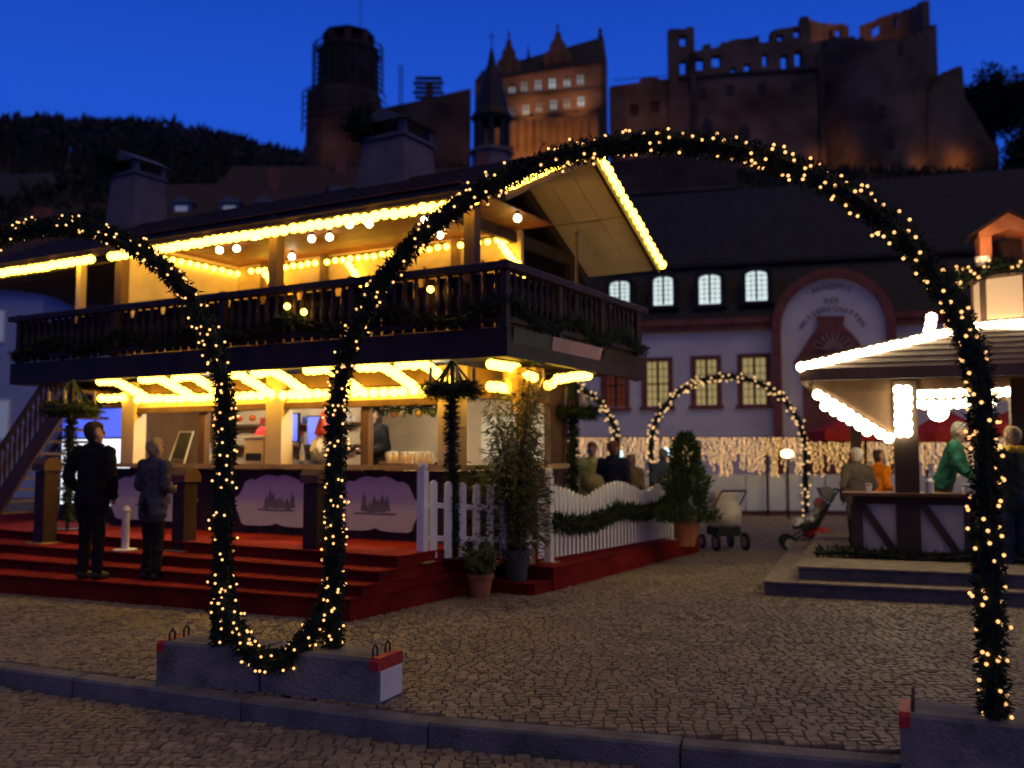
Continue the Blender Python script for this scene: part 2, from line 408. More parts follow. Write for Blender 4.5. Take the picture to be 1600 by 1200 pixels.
rt = MB().box(-8.76, .06, -.045, .105, 3.692, 3.70); rt.box(-.085, .065, .107, 4.05, 3.692, 3.70); cp('rail_cap', rt, M_railtop)
rb = MB().box(-8.7, 0, .005, .07, 3.04, 3.10); rb.box(-.055, .01, .075, 4.0, 3.04, 3.10); cp('bottom_rail', rb, M_darkwood)
bal = MB().lathe([(.022, 0), (.03, .02), (.03, .05), (.02, .07), (.03, .12), (.046, .19), (.04, .26), (.02, .32), (.02, .35), (.034, .42), (.028, .46), (.02, .48), (.028, .50), (.028, .52)], 8).mesh('baluster', M_darkwood, True)
k = 0
for i in range(56):
    x = -8.55 + i * .153
    if (i % 14) != 0: link('baluster', bal, chalet, (x, .038, 3.10))
for i in range(25):
    if (i % 8) != 7: link('baluster', bal, chalet, (-.022, .23 + i * .153, 3.10))
for p in [(-8.55 + 14 * i * .153, .038) for i in range(4)] + [(-.03, .038)] + [(-.022, .23 + i * .153) for i in (7, 15, 23)]:
    MB().box(p[0] - .045, p[0] + .045, p[1] - .045, p[1] + .045, 2.985, 3.72).build('balcony_post', M_darkwood, chalet)
for i in range(56): MB().box(-8.62 + i * .1535, -8.62 + i * .1535 + (.118 if i % 3 else .132), .082, .098, 3.0, 3.60 if i % 4 else 3.52).build('backing_board', M_darkwood, chalet)
for i in range(25): MB().box(-.068, -.06, .16 + i * .153, .16 + i * .153 + .135, 3.0, 3.60).build('backing_board', M_darkwood, chalet)
# flared skirt boards under the side balcony
M_pink = mat('pink_stained_board', (.50, .28, .24), .6, .25, 4, .2); M_green = mat('green_stained_board', (.06, .075, .045), .6, .25, 4, .2)
for (a, b), mm_ in zip(((.1, 1.0), (1.03, 2.45), (2.48, 3.9)), (M_green, M_pink, M_darkwood)):
    o = MB().prismx([(a, 0), (b, 0), (b - .06, -.36), (a + .06, -.30)], 0, .03).build('skirt_board', mm_, chalet, (.025, 0, 2.985)); o.rotation_euler = (0, R(12), 0)
# upper gallery
MB().box(-6.7, -1.25, 2.6, 2.68, 2.9, 4.72).build('gallery_back_wall', mat('gallery_boards', (.50, .34, .20), .6, .15, 3, .1), chalet)
MB().box(-6.72, -6.62, .3, 2.59, 2.9, 4.72).build('gallery_side_wall', M_cream2, chalet)
for k in range(7): MB().box(-6.74, -.75, .22 + k * .345, .22 + k * .345 + .335, 4.725 + rnd(0, .004), 4.75).build('gallery_ceiling_board', mat('red_brown_board', (.20, .065, .03), .6, .3, 3, .2), chalet)
for x in (-6.62, -3.62, -.62): MB().box(x - .07, x + .07, .24, .38, 2.9, 4.72).build('gallery_post', M_brown, chalet)
for x in (-6.0, -4.75, -3.3, -2.3): MB().box(x - .06, x + .06, 2.52, 2.598, 2.9, 4.72).build('wall_post', M_brown, chalet)
MB().box(-7.5, -7.4, .2, .3, 2.9, 4.5).build('roof_post', M_cream, chalet)
MB().box(-6.5, -.7, .26, .36, 4.60, 4.71).build('eave_beam', M_brown, chalet)
for xa, xb in ((-5.95, -5.25), (-4.6, -3.9), (-3.2, -2.5), (-2.2, -1.5)):
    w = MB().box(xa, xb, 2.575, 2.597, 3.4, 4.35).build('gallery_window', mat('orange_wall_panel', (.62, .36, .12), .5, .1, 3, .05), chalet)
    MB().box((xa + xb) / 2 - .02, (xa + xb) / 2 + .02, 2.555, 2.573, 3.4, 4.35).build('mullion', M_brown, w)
# roof: two slopes with pale soffit under the overhangs
AP = (2.5, 5.62); EF = (.12, 4.50); EB = (4.95, 4.46)
def slope(e, x0, x1, t0, t1):
    n = Vector((0, AP[0] - e[0], AP[1] - e[1])); u = Vector((0, -n.z, n.y)).normalized()
    if u.z < 0: u = -u
    a, b = Vector((0, *e)), Vector((0, *AP))
    return [tuple(p + u * t) for t in (t0, t1) for p in (a, b)]
def roof_slab(e, x0, x1, t0, t1, mb):
    a, b, c, d = slope(e, x0, x1, t0, t1); return mb.prismx([a[1:], b[1:], d[1:], c[1:]], x0, x1)
cp('roof', roof_slab(EB, -10.6, -.15, .0, .07, roof_slab(EF, -10.6, -.15, .0, .07, MB())), M_shingle)
for row in range(9):
    rw = MB()
    for e in (EF, EB):
        f0, f1 = row / 9, (row + 1.25) / 9
        a = Vector((0, *e)).lerp(Vector((0, *AP)), f0); b = Vector((0, *e)).lerp(Vector((0, *AP)), min(1, f1))
        rw.beam(a + Vector((-10.6, 0, .10)), a + Vector((-.14, 0, .10)), .30, .015) if False else None
        nrm = Vector((0, -(b - a).z, (b - a).y)).normalized(); nrm = nrm if nrm.z > 0 else -nrm
        rw.prismx([tuple((a + nrm * .072)[1:]), tuple((b + nrm * .072)[1:]), tuple((b + nrm * .078)[1:]), tuple((a + nrm * .10)[1:])], -10.62, -.13)
    rw.build('shingle_course', M_shingle, chalet)
so = mat('soffit_board', (.80, .62, .42), .65, .12, 2, .1)
for e, y0s in ((EB, True), (EF, False)):
    for i, (xa, xb) in enumerate(((-1.30, -.95), (-.94, -.56), (-.55, -.17))):
        for j, (ta, tb) in enumerate(((0.0, .49), (.50, 1.0))):
            pa = Vector((0, *e)).lerp(Vector((0, *AP)), ta); pb = Vector((0, *e)).lerp(Vector((0, *AP)), tb)
            nrm = Vector((0, -(pb - pa).z, (pb - pa).y)).normalized(); nrm = nrm if nrm.z < 0 else -nrm
            MB().prismx([tuple((pa + nrm * .004)[1:]), tuple((pb + nrm * .004)[1:]), tuple((pb + nrm * .02)[1:]), tuple((pa + nrm * .02)[1:])], xa, xb).build('soffit_panel', so, chalet)
for e in (EF, EB):
    a, b = Vector((-.11, *e)), Vector((-.11, *AP)); MB().beam(a + Vector((0, 0, .0)), b + Vector((0, 0, .0)), .05, .20).build('verge_board', M_darkwood, chalet)
    a, b = Vector((-1.36, e[0], e[1] - .08)), Vector((-1.36, AP[0], AP[1] - .08)); MB().beam(a, b, .10, .16).build('rafter', M_darkwood, chalet)
MB().box(-10.6, -.16, EF[0] - .03, EF[0] - .002, EF[1] - .02, EF[1] + .12).build('eave_board', M_darkwood, chalet)
MB().box(-10.6, -.16, EB[0] + .002, EB[0] + .03, EB[1] - .02, EB[1] + .12).build('eave_board', M_darkwood, chalet)
MB().beam((-1.36, .3, 4.62), (-1.36, 4.7, 4.62), .09, .16).build('tie_beam', M_darkwood, chalet)
MB().box(-1.41, -1.31, 2.62, 2.78, 2.9, 4.54).build('gallery_post', M_darkwood, chalet)
MB().box(-1.41, -1.31, 4.3, 4.44, 2.9, 4.54).build('gallery_post', M_darkwood, chalet)
MB().box(-10.5, -6.75, .4, 4.6, 4.44, 4.47).build('roof_ceiling', M_darkwood, chalet)
MB().tube([(-.02, 1.82, 2.95), (-.02, 1.82, 4.36)], .022, 8).lathe([(.03, 0), (.035, .03), (0.004, .07)], 8, (-.02, 1.82, 4.36)).build('rail_pole', M_brown, chalet)
# big plastered chimneys on the ridge
M_chim = mat('chimney_render', (.17, .14, .145), .9, .2, 3, .3)
for (cx, w, zt) in ((-9.05, .74, 6.52), (-3.3, .86, 6.22)):
    c_ = MB(); s_ = w / 2
    c_.add([(cx + i * s_ * f, 2.5 + j * s_ * f, z) for f, z in ((1.08, 5.2), (.86, zt)) for i, j in ((-1, -1), (1, -1), (1, 1), (-1, 1))],
           [(0, 1, 5, 4), (1, 2, 6, 5), (2, 3, 7, 6), (3, 0, 4, 7), (4, 5, 6, 7), (3, 2, 1, 0)])
    ch = c_.build('chimney', M_chim, chalet)
    s2 = s_ * .95
    cap = MB().box(cx - s2, cx + s2, 2.5 - s2, 2.5 + s2, zt + .002, zt + .06)
    for i, j in ((-1, -1), (1, -1), (1, 1), (-1, 1)): cap.box(cx + i * s2 * .8 - .05, cx + i * s2 * .8 + .05, 2.5 + j * s2 * .8 - .05, 2.5 + j * s2 * .8 + .05, zt + .062, zt + .24)
    cap.prism([(cx - s2 * 1.1, zt + .242), (cx + s2 * 1.1, zt + .242), (cx, zt + .44)], 2.5 - s2 * 1.1, 2.5 + s2 * 1.1); cap.build('chimney_cap', mat('slate_cap', (.10, .10, .12), .6, .2, 8, .2), ch)
    ns = MB()
    for _ in range(900):
        v = rvec(); p = Vector((cx - s2 * .9, 2.5 - s2 * .9, zt + .26)) + Vector((v.x * .27, v.y * .27, v.z * .22)) * rnd(.4, 1)
        ns.blade(p, (v + rvec() * .6) * .075, .035)
    ns.ico((cx - s2 * .9, 2.5 - s2 * .9, zt + .26), .2, 1); stuff(ns.build('fir_bush', M_fir, ch))

# staircase on the left, under the end of the balcony
stair = thing('wooden_staircase', 'dark wooden staircase with turned balusters rising to the left end of the balcony', 'staircase', CH_O, CH_A)
A_, B_ = Vector((-7.35, 0, 2.62)), Vector((-9.35, 0, .60))
for y in (.12, 1.02):
    MB().beam(A_ + Vector((0, y, -.05)), B_ + Vector((0, y, -.05)), .05, .26).build('stringer', M_brown, stair)
    MB().beam(A_ + Vector((-.1, y, .72)), B_ + Vector((0, y, .82)), .06, .06).build('handrail', M_brown, stair) if y > 1 else MB().beam(A_ + Vector((-.55, y, .20)), B_ + Vector((0, y, .82)), .06, .06).build('handrail', M_brown, stair)
for i in range(11):
    p = A_.lerp(B_, (i + .5) / 11); MB().box(p.x - .12, p.x + .12, .15, .99, p.z - .02, p.z + .02).build('tread', M_brown, stair)
bs = MB().lathe([(.016, 0), (.03, .05), (.018, .12), (.03, .3), (.036, .4), (.018, .52), (.03, .6), (.018, .66)], 6).mesh('baluster', M_brown, True)
for i in range(15):
    p = A_.lerp(B_, (i + 2.5) / 17)
    for y in (.12, 1.02): link('baluster', bs, stair, (p.x, y, p.z + .06))
MB().box(-9.45, -9.33, .06, .18, Z0, 1.7).build('newel_post', M_brown, stair)

# stepped platform with red carpet
plat = thing('stepped_platform', 'wide red carpeted platform with four low steps in front of the chalet', 'platform', CH_O, CH_A)
XR = -.80
FR = [(.22, -1.58, -2.55), (.33, -1.40, -1.78), (.44, -1.14, -1.12), (.56, -.82, -.50)]
zb = -.02
for i, (h, yr, yl) in enumerate(FR):
    yb = .58 if i < 3 else .60
    s_ = MB().prismz([(-11.5, yl - .1), (XR - .001 * i, yr), (XR - .001 * i, .7), (-11.5, .7)], zb if i == 0 else FR[i - 1][0] + .001, h - .02)
    st_ = s_.build('step', M_red, plat)
    MB().prismz([(-11.5, yl - .13), (XR + .012, yr - .03), (XR + .012, .7), (-11.5, .7)], h - .018, h).build('carpet', M_red, st_)
MB().box(-11.5, XR - .2, .72, 3.7, 0, .555).build('deck', M_red, plat)
ter = thing('low_terrace', 'low red carpeted deck beside the chalet carrying the white picket fence', 'platform', CH_O, CH_A)
MB().box(-.98, -.05, 1.22, 6.5, -.02, .26).build('deck', M_red, ter)
MB().box(-.995, -.035, 1.205, 6.51, .262, .28).build('carpet', M_red, ter)
MB().box(-.98, -.07, .78, 1.2, -.02, .12).build('step', M_red, ter)
MB().box(-.99, -.06, .77, 1.2, .122, .135).build('carpet', M_red, ter)

# ------------------------------------------------------------------ strings of bulbs on the chalet
Y_, W_ = M_bulb_y, M_bulb_w
ez = EF[1] - .07; ey = EF[0] - .06
strip('long row of yellow bulbs along the front eave of the chalet roof', [((-10.5, ey, ez), (-8.55, ey, ez)), ((-8.4, ey, ez), (-8.0, ey, ez)), ((-7.85, ey, ez), (-7.0, ey, ez)), ((-6.55, ey, ez), (-4.75, ey, ez)), ((-4.62, ey, ez), (-3.28, ey, ez)), ((-3.1, ey, ez), (-1.98, ey, ez)), ((-1.82, ey, ez), (-.45, ey, ez))], 'chalet', Y_, .036, .105)
va, vb = Vector((-.07, EF[0], EF[1] + .06)), Vector((-.07, AP[0], AP[1] + .06))
strip('yellow bulbs up the front verge of the chalet gable', [(va.lerp(vb, .03), va.lerp(vb, .93))], 'chalet', Y_, .038, .09)
va = Vector((-.07, EB[0], EB[1] + .06))
strip('yellow bulbs down the rear verge of the chalet gable', [(va.lerp(vb, .0), va.lerp(vb, .60)), (va.lerp(vb, .66), va.lerp(vb, .77)), (va.lerp(vb, .82), va.lerp(vb, .97))], 'chalet', Y_, .038, .125)
strip('sparse second row of yellow bulbs just inside the front eave of the chalet', [((-6.3, .44, 4.58), (-.7, .44, 4.58))], 'chalet', Y_, .034, .24)
strip('yellow bulbs along the left inner wall of the chalet gallery', [((-6.56, .5, 4.58), (-6.56, 2.5, 4.58))], 'chalet', Y_, .034, .125, big=1.2)
strip('yellow bulbs along the back wall of the lit chalet gallery', [((-6.2, 2.46, 4.58), (-4.85, 2.46, 4.58)), ((-4.6, 2.46, 4.58), (-3.4, 2.46, 4.58)), ((-3.15, 2.46, 4.58), (-2.4, 2.46, 4.58)), ((-2.15, 2.46, 4.58), (-1.4, 2.46, 4.58))], 'chalet', Y_, .034, .115, big=1.25)
for k, (x, lab) in enumerate(((-5.85, 'left'), (-4.15, 'middle'), (-1.45, 'right'))):
    strip('short run of yellow bulbs slanting down the gallery back wall on the ' + lab, [((x, 2.44, 4.5), (x + .35, 2.44, 4.05))], 'chalet', Y_, .034, .07)
ords = ['first', 'second', 'third', 'fourth', 'fifth', 'sixth', 'seventh', 'eighth']
for k, x in enumerate((-6.75, -5.85, -5.2, -4.38, -3.75, -2.88, -2.05, -1.48)):
    strip('bent run of yellow bulbs under the front balcony, %s from the left' % ords[k], [((x, .10, 2.64), (x + .30, .10, 2.64)), ((x + .36, .12, 2.62), (x + .46, .57, 2.40))], 'chalet', Y_, .036, .07, 'bulb runs under the balcony')
strip('yellow bulbs along the lintel over the chalet serving windows', [((-7.3, .55, 2.44), (-6.85, .55, 2.44)), ((-6.5, .55, 2.40), (-4.1, .55, 2.38)), ((-3.7, .55, 2.38), (-1.3, .55, 2.36))], 'chalet', Y_, .034, .115)
strip('yellow bulbs on the near side of the column under the balcony corner', [((-.62, .75, 2.66), (-.62, 1.35, 2.66)), ((-.62, 1.35, 2.62), (-.30, 1.2, 2.52))], 'chalet', Y_, .034, .07)
strip('yellow bulbs on the far side of the column under the balcony corner', [((-.30, 1.75, 2.54), (-.30, 2.75, 2.66)), ((-.30, 1.6, 2.45), (-.30, 1.75, 2.52))], 'chalet', Y_, .034, .07)
strip('short row of yellow bulbs on the right end of the chalet lintel', [((-.75, .95, 2.42), (-.75, 1.4, 2.42))], 'chalet', Y_, .036, .07)
# hanging lamps in the gallery ceiling
for k, (x, y) in enumerate(((-5.6, 1.2), (-5.3, 1.25), (-4.5, .8), (-3.9, 1.3), (-3.62, 1.35), (-2.9, .9), (-2.65, 1.0), (-1.9, 1.2), (-1.0, 1.0), (-.8, 1.7), (-5.0, 2.1), (-2.2, 2.0))):
    t = thing('ceiling_lamp', 'small white globe lamp on the gallery ceiling, %s from the left' % (['1st', '2nd', '3rd', '4th', '5th', '6th', '7th', '8th', '9th', '10th', '11th', '12th'][sorted([-5.6, -5.3, -4.5, -3.9, -3.62, -2.9, -2.65, -1.9, -1.0, -.8, -5.0, -2.2]).index(x)]), 'lamp', cw(x, y, 4.72), 0, 'globe lamps on the gallery ceiling')
    MB().lathe([(.03, 0), (.03, -.03), (.015, -.04)], 8).build('socket', M_black, t); link('globe', bulb_mesh(M_bulb_w, .05, 2), t, (0, 0, -.085))
# bright tube lamps inside the serving windows
M_tube = emis('lamp_white', (1, .88, .62), 150)
for x, lab in ((-5.9, 'left'), (-4.9, 'second'), (-3.1, 'third'), (-1.8, 'right')):
    t = thing('tube_lamp', 'bright box lamp under the ceiling inside the chalet, %s one' % lab, 'lamp', cw(x, 1.15, 2.66), CH_A, 'box lamps inside the chalet')
    MB().box(-.2, .2, -.06, .06, -.03, 0).build('housing', M_white, t); MB().box(-.18, .18, -.05, .05, -.075, -.032).build('diffuser', M_tube, t)

# ------------------------------------------------------------------ arches of fir garland with fairy lights
def arch_path(a, b, spring, rise, n=40, legs=(True, True), z0=.3):
    a, b = Vector((*a, 0)), Vector((*b, 0)); pts = []
    if legs[0]: pts += [a + Vector((0, 0, z0 + (spring - z0) * i / 10)) for i in range(10)]
    for i in range(n + 1):
        t = math.pi * i / n; pts.append(a.lerp(b, .5 - .5 * math.cos(t)) + Vector((0, 0, spring + rise * math.sin(t))))
    if legs[1]: pts += [b + Vector((0, 0, spring + (z0 - spring) * (i + 1) / 10)) for i in range(10)]
    return pts
def arch(label, path, nb, rad, m=M_fairy, br=.0098, dens=2300, extra=None, group=None, ln=.036, spread=1.5, sub=1, view=None):
    base = path[0].copy(); base.z = 0; t = thing('light_arch', label, 'light arch', base, 0, group)
    P = [p - base for p in path]; runs = [P] + ([[Vector(p) - base for p in extra]] if extra else [])
    MB().tube(P, .022, 6).build('pole', M_black, t, smooth=True)
    g = MB()
    for r_ in runs: g.tube(r_, [rad * (.78 + .16 * math.sin(i * 1.7) * math.sin(i * .9)) for i in range(len(r_))], 7); fir_along(g, r_, rad * 1.12, dens, ln, .013); fir_along(g, r_, rad * 1.25, dens * .06, ln * 1.7, .012)
    stuff(g.build('fir_garland', M_fir, t))
    seg = []; 
    for r_ in runs: seg += [(a, b, (b - a).length) for a, b in zip(r_, r_[1:])]
    rest = [s_ for s_ in seg if view and not view(s_[0] + base)]
    if view: seg = [s_ for s_ in seg if view(s_[0] + base)]
    tot = sum(s_[2] for s_ in seg); me = bulb_mesh(m, br, sub); wire = MB(); more = MB()
    for i in range(nb):
        q = rnd(0, tot); k = 0
        while q > seg[k][2] and k < len(seg) - 1: q -= seg[k][2]; k += 1
        a, b, L = seg[k]; d = (b - a).normalized(); u = d.orthogonal().normalized(); v = d.cross(u); th = rnd(0, 2 * math.pi); o = u * math.cos(th) + v * math.sin(th)
        p = a.lerp(b, q / L) + o * rad * rnd(.7, spread)
        if i < 290: link('bulb', me, t, p)
        else: more.ico(p, br, sub)
        wire.beam(p, a.lerp(b, q / L) + o * rad * .2, .004, .004)
    for a, b, L in rest:
        for _ in range(max(1, int(L * 34))):
            d = (b - a).normalized(); u = d.orthogonal().normalized(); v = d.cross(u); th = rnd(0, 6.28); more.ico(a.lerp(b, random.random()) + (u * math.cos(th) + v * math.sin(th)) * rad * rnd(.7, spread), br, 0)
    if more.v: stuff(more.build('more_bulbs', m, t, smooth=True))
    stuff(wire.build('wire', M_fircore, t))
    return t
L1, L2, L3 = Vector((-2.012, 6.745, 0.3)), Vector((-1.217, 6.634, 0.3)), Vector((2.395, 4.879, 0.3))
swag = [L1.lerp(L2, t) + Vector((0, -.16 * math.sin(math.pi * t), .42 - .50 * math.sin(math.pi * t) ** .65)) for t in [i / 16 for i in range(17)]]
arch('main garlanded arch of fairy lights spanning the walkway in the foreground', arch_path(L2[:2], L3[:2], 1.80, 1.68), 560, .066, extra=swag)
L0 = L1 + (L2 - L3)
arch('garlanded arch of fairy lights running out of the picture on the left', arch_path(L1[:2], L0[:2], 1.80, 1.62), 250, .066, view=lambda p: p.x > -4.6)
Q0, Q1 = Vector((3.32, 23, 0)), Vector((7.0, 23.0, 0))
arch('smaller looking garlanded arch of lights far back in front of the ice rink', arch_path(Q0[:2], Q1[:2], 1.75, 1.72, z0=.1), 260, .085, M_fairy2, .024, 220, ln=.12, spread=1.6, sub=0)
Q2 = Vector((-.9, 23.4, 0)); Q3 = Vector((2.55, 23.2, 0))
arch('far garlanded arch of lights half hidden behind the chalet corner', arch_path(Q2[:2], Q3[:2], 1.75, 1.66, z0=.1), 200, .085, M_fairy2, .024, 220, ln=.12, spread=1.6, sub=0)

# concrete footings with red ends and lifting loops
def footing(label, a, b, h=.29, w=.32, ends=(1, 1)):
    a, b = Vector((*a, 0)), Vector((*b, 0)); d = b - a; L = d.length; ang = math.atan2(d.y, d.x)
    t = thing('concrete_footing', label, 'concrete block', a, ang, 'concrete footings of the light arches')
    c = .02
    mb = MB().prismx([(0, 0), (w, 0), (w, h - c), (w - c, h), (c, h), (0, h - c)], 0, L); mb.build('block', M_conc, t)
    for x0, x1 in [e_ for e_, on in zip(((-.003, .05), (L - .06, L + .003)), ends) if on]:
        MB().prismx([(-.003, h - .075), (-.003, h - c + .002), (c, h + .003), (w - c, h + .003), (w + .003, h - c + .002), (w + .003, h - .075)], x0, x1).build('red_stripe', M_redpaint, t)
        xm = (x0 + x1) / 2 + (.04 if x0 < .1 else -.04)
        for y in (.08, .24): MB().tube([(xm, y - .03, h - .02), (xm, y - .028, h + .05), (xm, y, h + .075), (xm, y + .028, h + .05), (xm, y + .03, h - .02)], .008, 6).build('lifting_loop', M_iron, t)
    if ends[1]: MB().box(L + .0035, L + .012, .02, w - .02, .02, h - .08).build('pale_lit_end', M_white, t)  # pale plate: side light on the end face, painted in
    return t
fa, fb, fc = (-2.493, 6.86, 0.0)[:2], (-1.704, 6.607, 0.0)[:2], (-0.858, 6.26, 0.0)[:2]
footing('pale concrete block under the left leg of the double arch', fa, (fb[0] - .01, fb[1] + .004), ends=(1, 0))
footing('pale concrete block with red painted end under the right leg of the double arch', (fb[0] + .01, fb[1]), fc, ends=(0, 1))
footing('dark concrete block in the bottom right corner under the arch leg', (1.971, 4.994, 0.0)[:2], (3.55, 4.32), ends=(1, 0))

# ------------------------------------------------------------------ white picket fence
fence = thing('picket_fence', 'white picket fence with scalloped top on the red deck', 'fence', CH_O, CH_A)
P1, P2, P3 = Vector((-.86, -.30, .44)), Vector((-.33, 1.65, .28)), Vector((-.13, 5.35, .28))
PK = {}
def picket(x, y, z, h, a, w=.075):
    k = round(h, 2)
    if (k, w) not in PK: PK[(k, w)] = MB().prism([(-w / 2, 0), (w / 2, 0), (w / 2, k - .03), (0.012, k), (-.012, k), (-w / 2, k - .03)], -.011, .011).mesh('picket', M_white)
    o = link('picket', PK[(k, w)], fence, (x, y, z), a); return o
for p, h in ((P1, .98), (P2, 1.06), (P3, .96)):
    MB().box(-.045, .045, -.045, .045, 0, h).lathe([(.035, h), (.05, h + .03), (.05, h + .06), (.02, h + .1)], 8).build('fence_post', M_white, fence, p)
    MB().box(-.10, .10, -.10, .10, 0, .012).build('base_plate', M_gold, fence, p)
for a, b, n, w in ((P1, P2, 9, .10), (P2, P3, 34, .062)):
    d = b - a; ang = math.atan2(d.y, d.x)
    for z in (.26, .62): MB().beam(a + Vector((0, 0, z)) + Vector((-d.y, d.x, 0)).normalized() * .03, b + Vector((0, 0, z)) + Vector((-d.y, d.x, 0)).normalized() * .03, .03, .06).build('rail', M_white, fence)
    for i in range(n):
        t = (i + .7) / (n + .4); p = a.lerp(b, t)
        h = .84 if n < 12 else .73 + .17 * abs(math.cos(math.pi * 2 * t)) ** 1.3
        picket(p.x, p.y, p.z + .05, h, ang, w)
gar = MB(); path = []
for i in range(41):
    t = i / 40; p = P2.lerp(P3, t) + Vector((.06, -.02, .50 + .12 * t - .11 * abs(math.sin(math.pi * 2.0 * t)))); path.append(p)
gar.tube(path, .03, 6); fir_along(gar, path, .075, 700, .11, .02)
o = gar.build('fir_garland', M_fir, None, CH_O, CH_A); tag(o, 'dark fir garland draped along the white picket fence', 'garland')
gar = MB()
for a, b in (((-8.6, -.06), (-.02, -.06)),):
    path = []
    for i in range(121):
        t = i / 120; x = a[0] + (b[0] - a[0]) * t; path.append(Vector((x, a[1], 3.30 - .22 * abs(math.sin(x * 2.05)))))
    gar.tube(path, .022, 5); fir_along(gar, path, .05, 380, .085, .02)
o = gar.build('fir_garland', M_fir, None, CH_O, CH_A); tag(o, 'dark fir garland swagged along the front balcony of the chalet', 'garland')
gar = MB(); path = [Vector((.05, .1 + i * .065, 3.28 - .2 * abs(math.sin(i * .135)))) for i in range(60)]
gar.tube(path, .022, 5); fir_along(gar, path, .05, 380, .085, .02)
o = gar.build('fir_garland', M_fir, None, CH_O, CH_A); tag(o, 'dark fir garland swagged along the side balcony of the chalet', 'garland')
# small coloured lamps caught in the balcony greenery
for k, (x, z, lab) in enumerate(((-3.05, 3.42, 'left'), (-2.78, 3.33, 'middle'), (-.92, 3.45, 'right'))):
    o = link('lamp_bulb', bulb_mesh(M_bulb_y, .04, 1), None, cw(x, -.09, z)); tag(o, 'single yellow bulb in the front balcony garland, %s one' % lab, 'light bulb')

# ------------------------------------------------------------------ pots and plants
def pot(t, r, h, m):
    MB().lathe([(r * .68, 0), (r * .95, h * .82), (r * 1.04, h * .83), (r * 1.06, h), (r * .92, h), (r * .90, h * .9)], 20).build('pot', m, t, smooth=False)
    MB().lathe([(r * .6, h * .85), (r * .89, h * .88)], 16).build('soil', mat('soil', (.03, .022, .015), .95, .3, 20, .5), t)
t = thing('potted_shrub', 'small leafy shrub in a terracotta pot at the corner of the red steps', 'plant', (-.36, 10.9, 0))
pot(t, .15, .27, M_terra)
g = MB(); st = MB()
for i in range(26):
    d = Vector((rnd(-1, 1), rnd(-1, 1), rnd(.6, 1.6))).normalized(); L = rnd(.22, .48); b = Vector((rnd(-.08, .08), rnd(-.08, .08), .24)); e = b + d * L
    st.beam(b, e, .006, .006)
    for k in range(26): p = b.lerp(e, rnd(.25, 1)); g.blade(p, (d * .4 + rvec()).normalized() * rnd(.06, .11), .03)
st.build('stem', M_stem, t); stuff(g.build('foliage', M_leaf, t))
t = thing('potted_bamboo', 'tall airy bamboo shrub in a dark grey pot before the picket fence', 'plant', cw(-.42, .98, .135))
pot(t, .18, .36, M_pot)
g = MB(); st = MB()
for i in range(34):
    th = rnd(0, 6.28); b = Vector((.09 * math.cos(th) * rnd(0, 1), .09 * math.sin(th) * rnd(0, 1), .3)); H = rnd(1.1, 2.25); lean = Vector((rnd(-.32, .32), rnd(-.32, .32), 0)); e = b + Vector((0, 0, H)) + lean * 1.15
    mid = b.lerp(e, .5) - lean * .18; pts = [b, mid, e]; st.tube(pts, [.007, .006, .003], 5)
    for k in range(95):
        s_ = rnd(.22, 1) ** .8; p = b.lerp(mid, s_ * 2) if s_ < .5 else mid.lerp(e, s_ * 2 - 1)
        o_ = Vector((rnd(-1, 1), rnd(-1, 1), rnd(-.6, .5))); q = p + o_ * rnd(.02, .13); dd = (o_ + Vector((0, 0, -.3))).normalized()
        g.blade(q, dd * rnd(.07, .14), .022)
for k in range(3000):                                                        # denser middle
    a_ = rnd(0, 6.28); r_ = rnd(.05, .52); p = Vector((r_ * math.cos(a_) - .14, r_ * math.sin(a_), rnd(.42, 1.25) + .15 * rnd(-1, 1))); g.blade(p, (Vector((math.cos(a_), math.sin(a_), rnd(-.8, .5)))).normalized() * rnd(.07, .13), .024)
st.build('stem', M_stem, t); stuff(g.build('foliage', M_leaf, t))
t = thing('potted_conifer', 'tall slim conifer in a terracotta pot at the far end of the picket fence', 'plant', (2.529, 14.033, 0.28))
pot(t, .18, .34, M_terra)
g = MB(); H = 1.28
for i in range(3600):
    z = rnd(0, 1) ** 1.15; rr = .44 * (1 - z) ** .6 * (.85 + .2 * math.sin(z * 17)) + .04; a_ = rnd(0, 6.28); q = rnd(.35, 1)
    p = Vector((rr * q * math.cos(a_), rr * q * math.sin(a_), 0.32 + z * H)); g.blade(p, Vector((math.cos(a_) * .6, math.sin(a_) * .6, rnd(.3, 1.1))).normalized() * rnd(.06, .13), .03)
MB().tube([(0, 0, .3), (0, 0, 1.3)], [.03, .01], 6).build('trunk', M_stem, t); stuff(g.build('foliage', M_thuja, t))

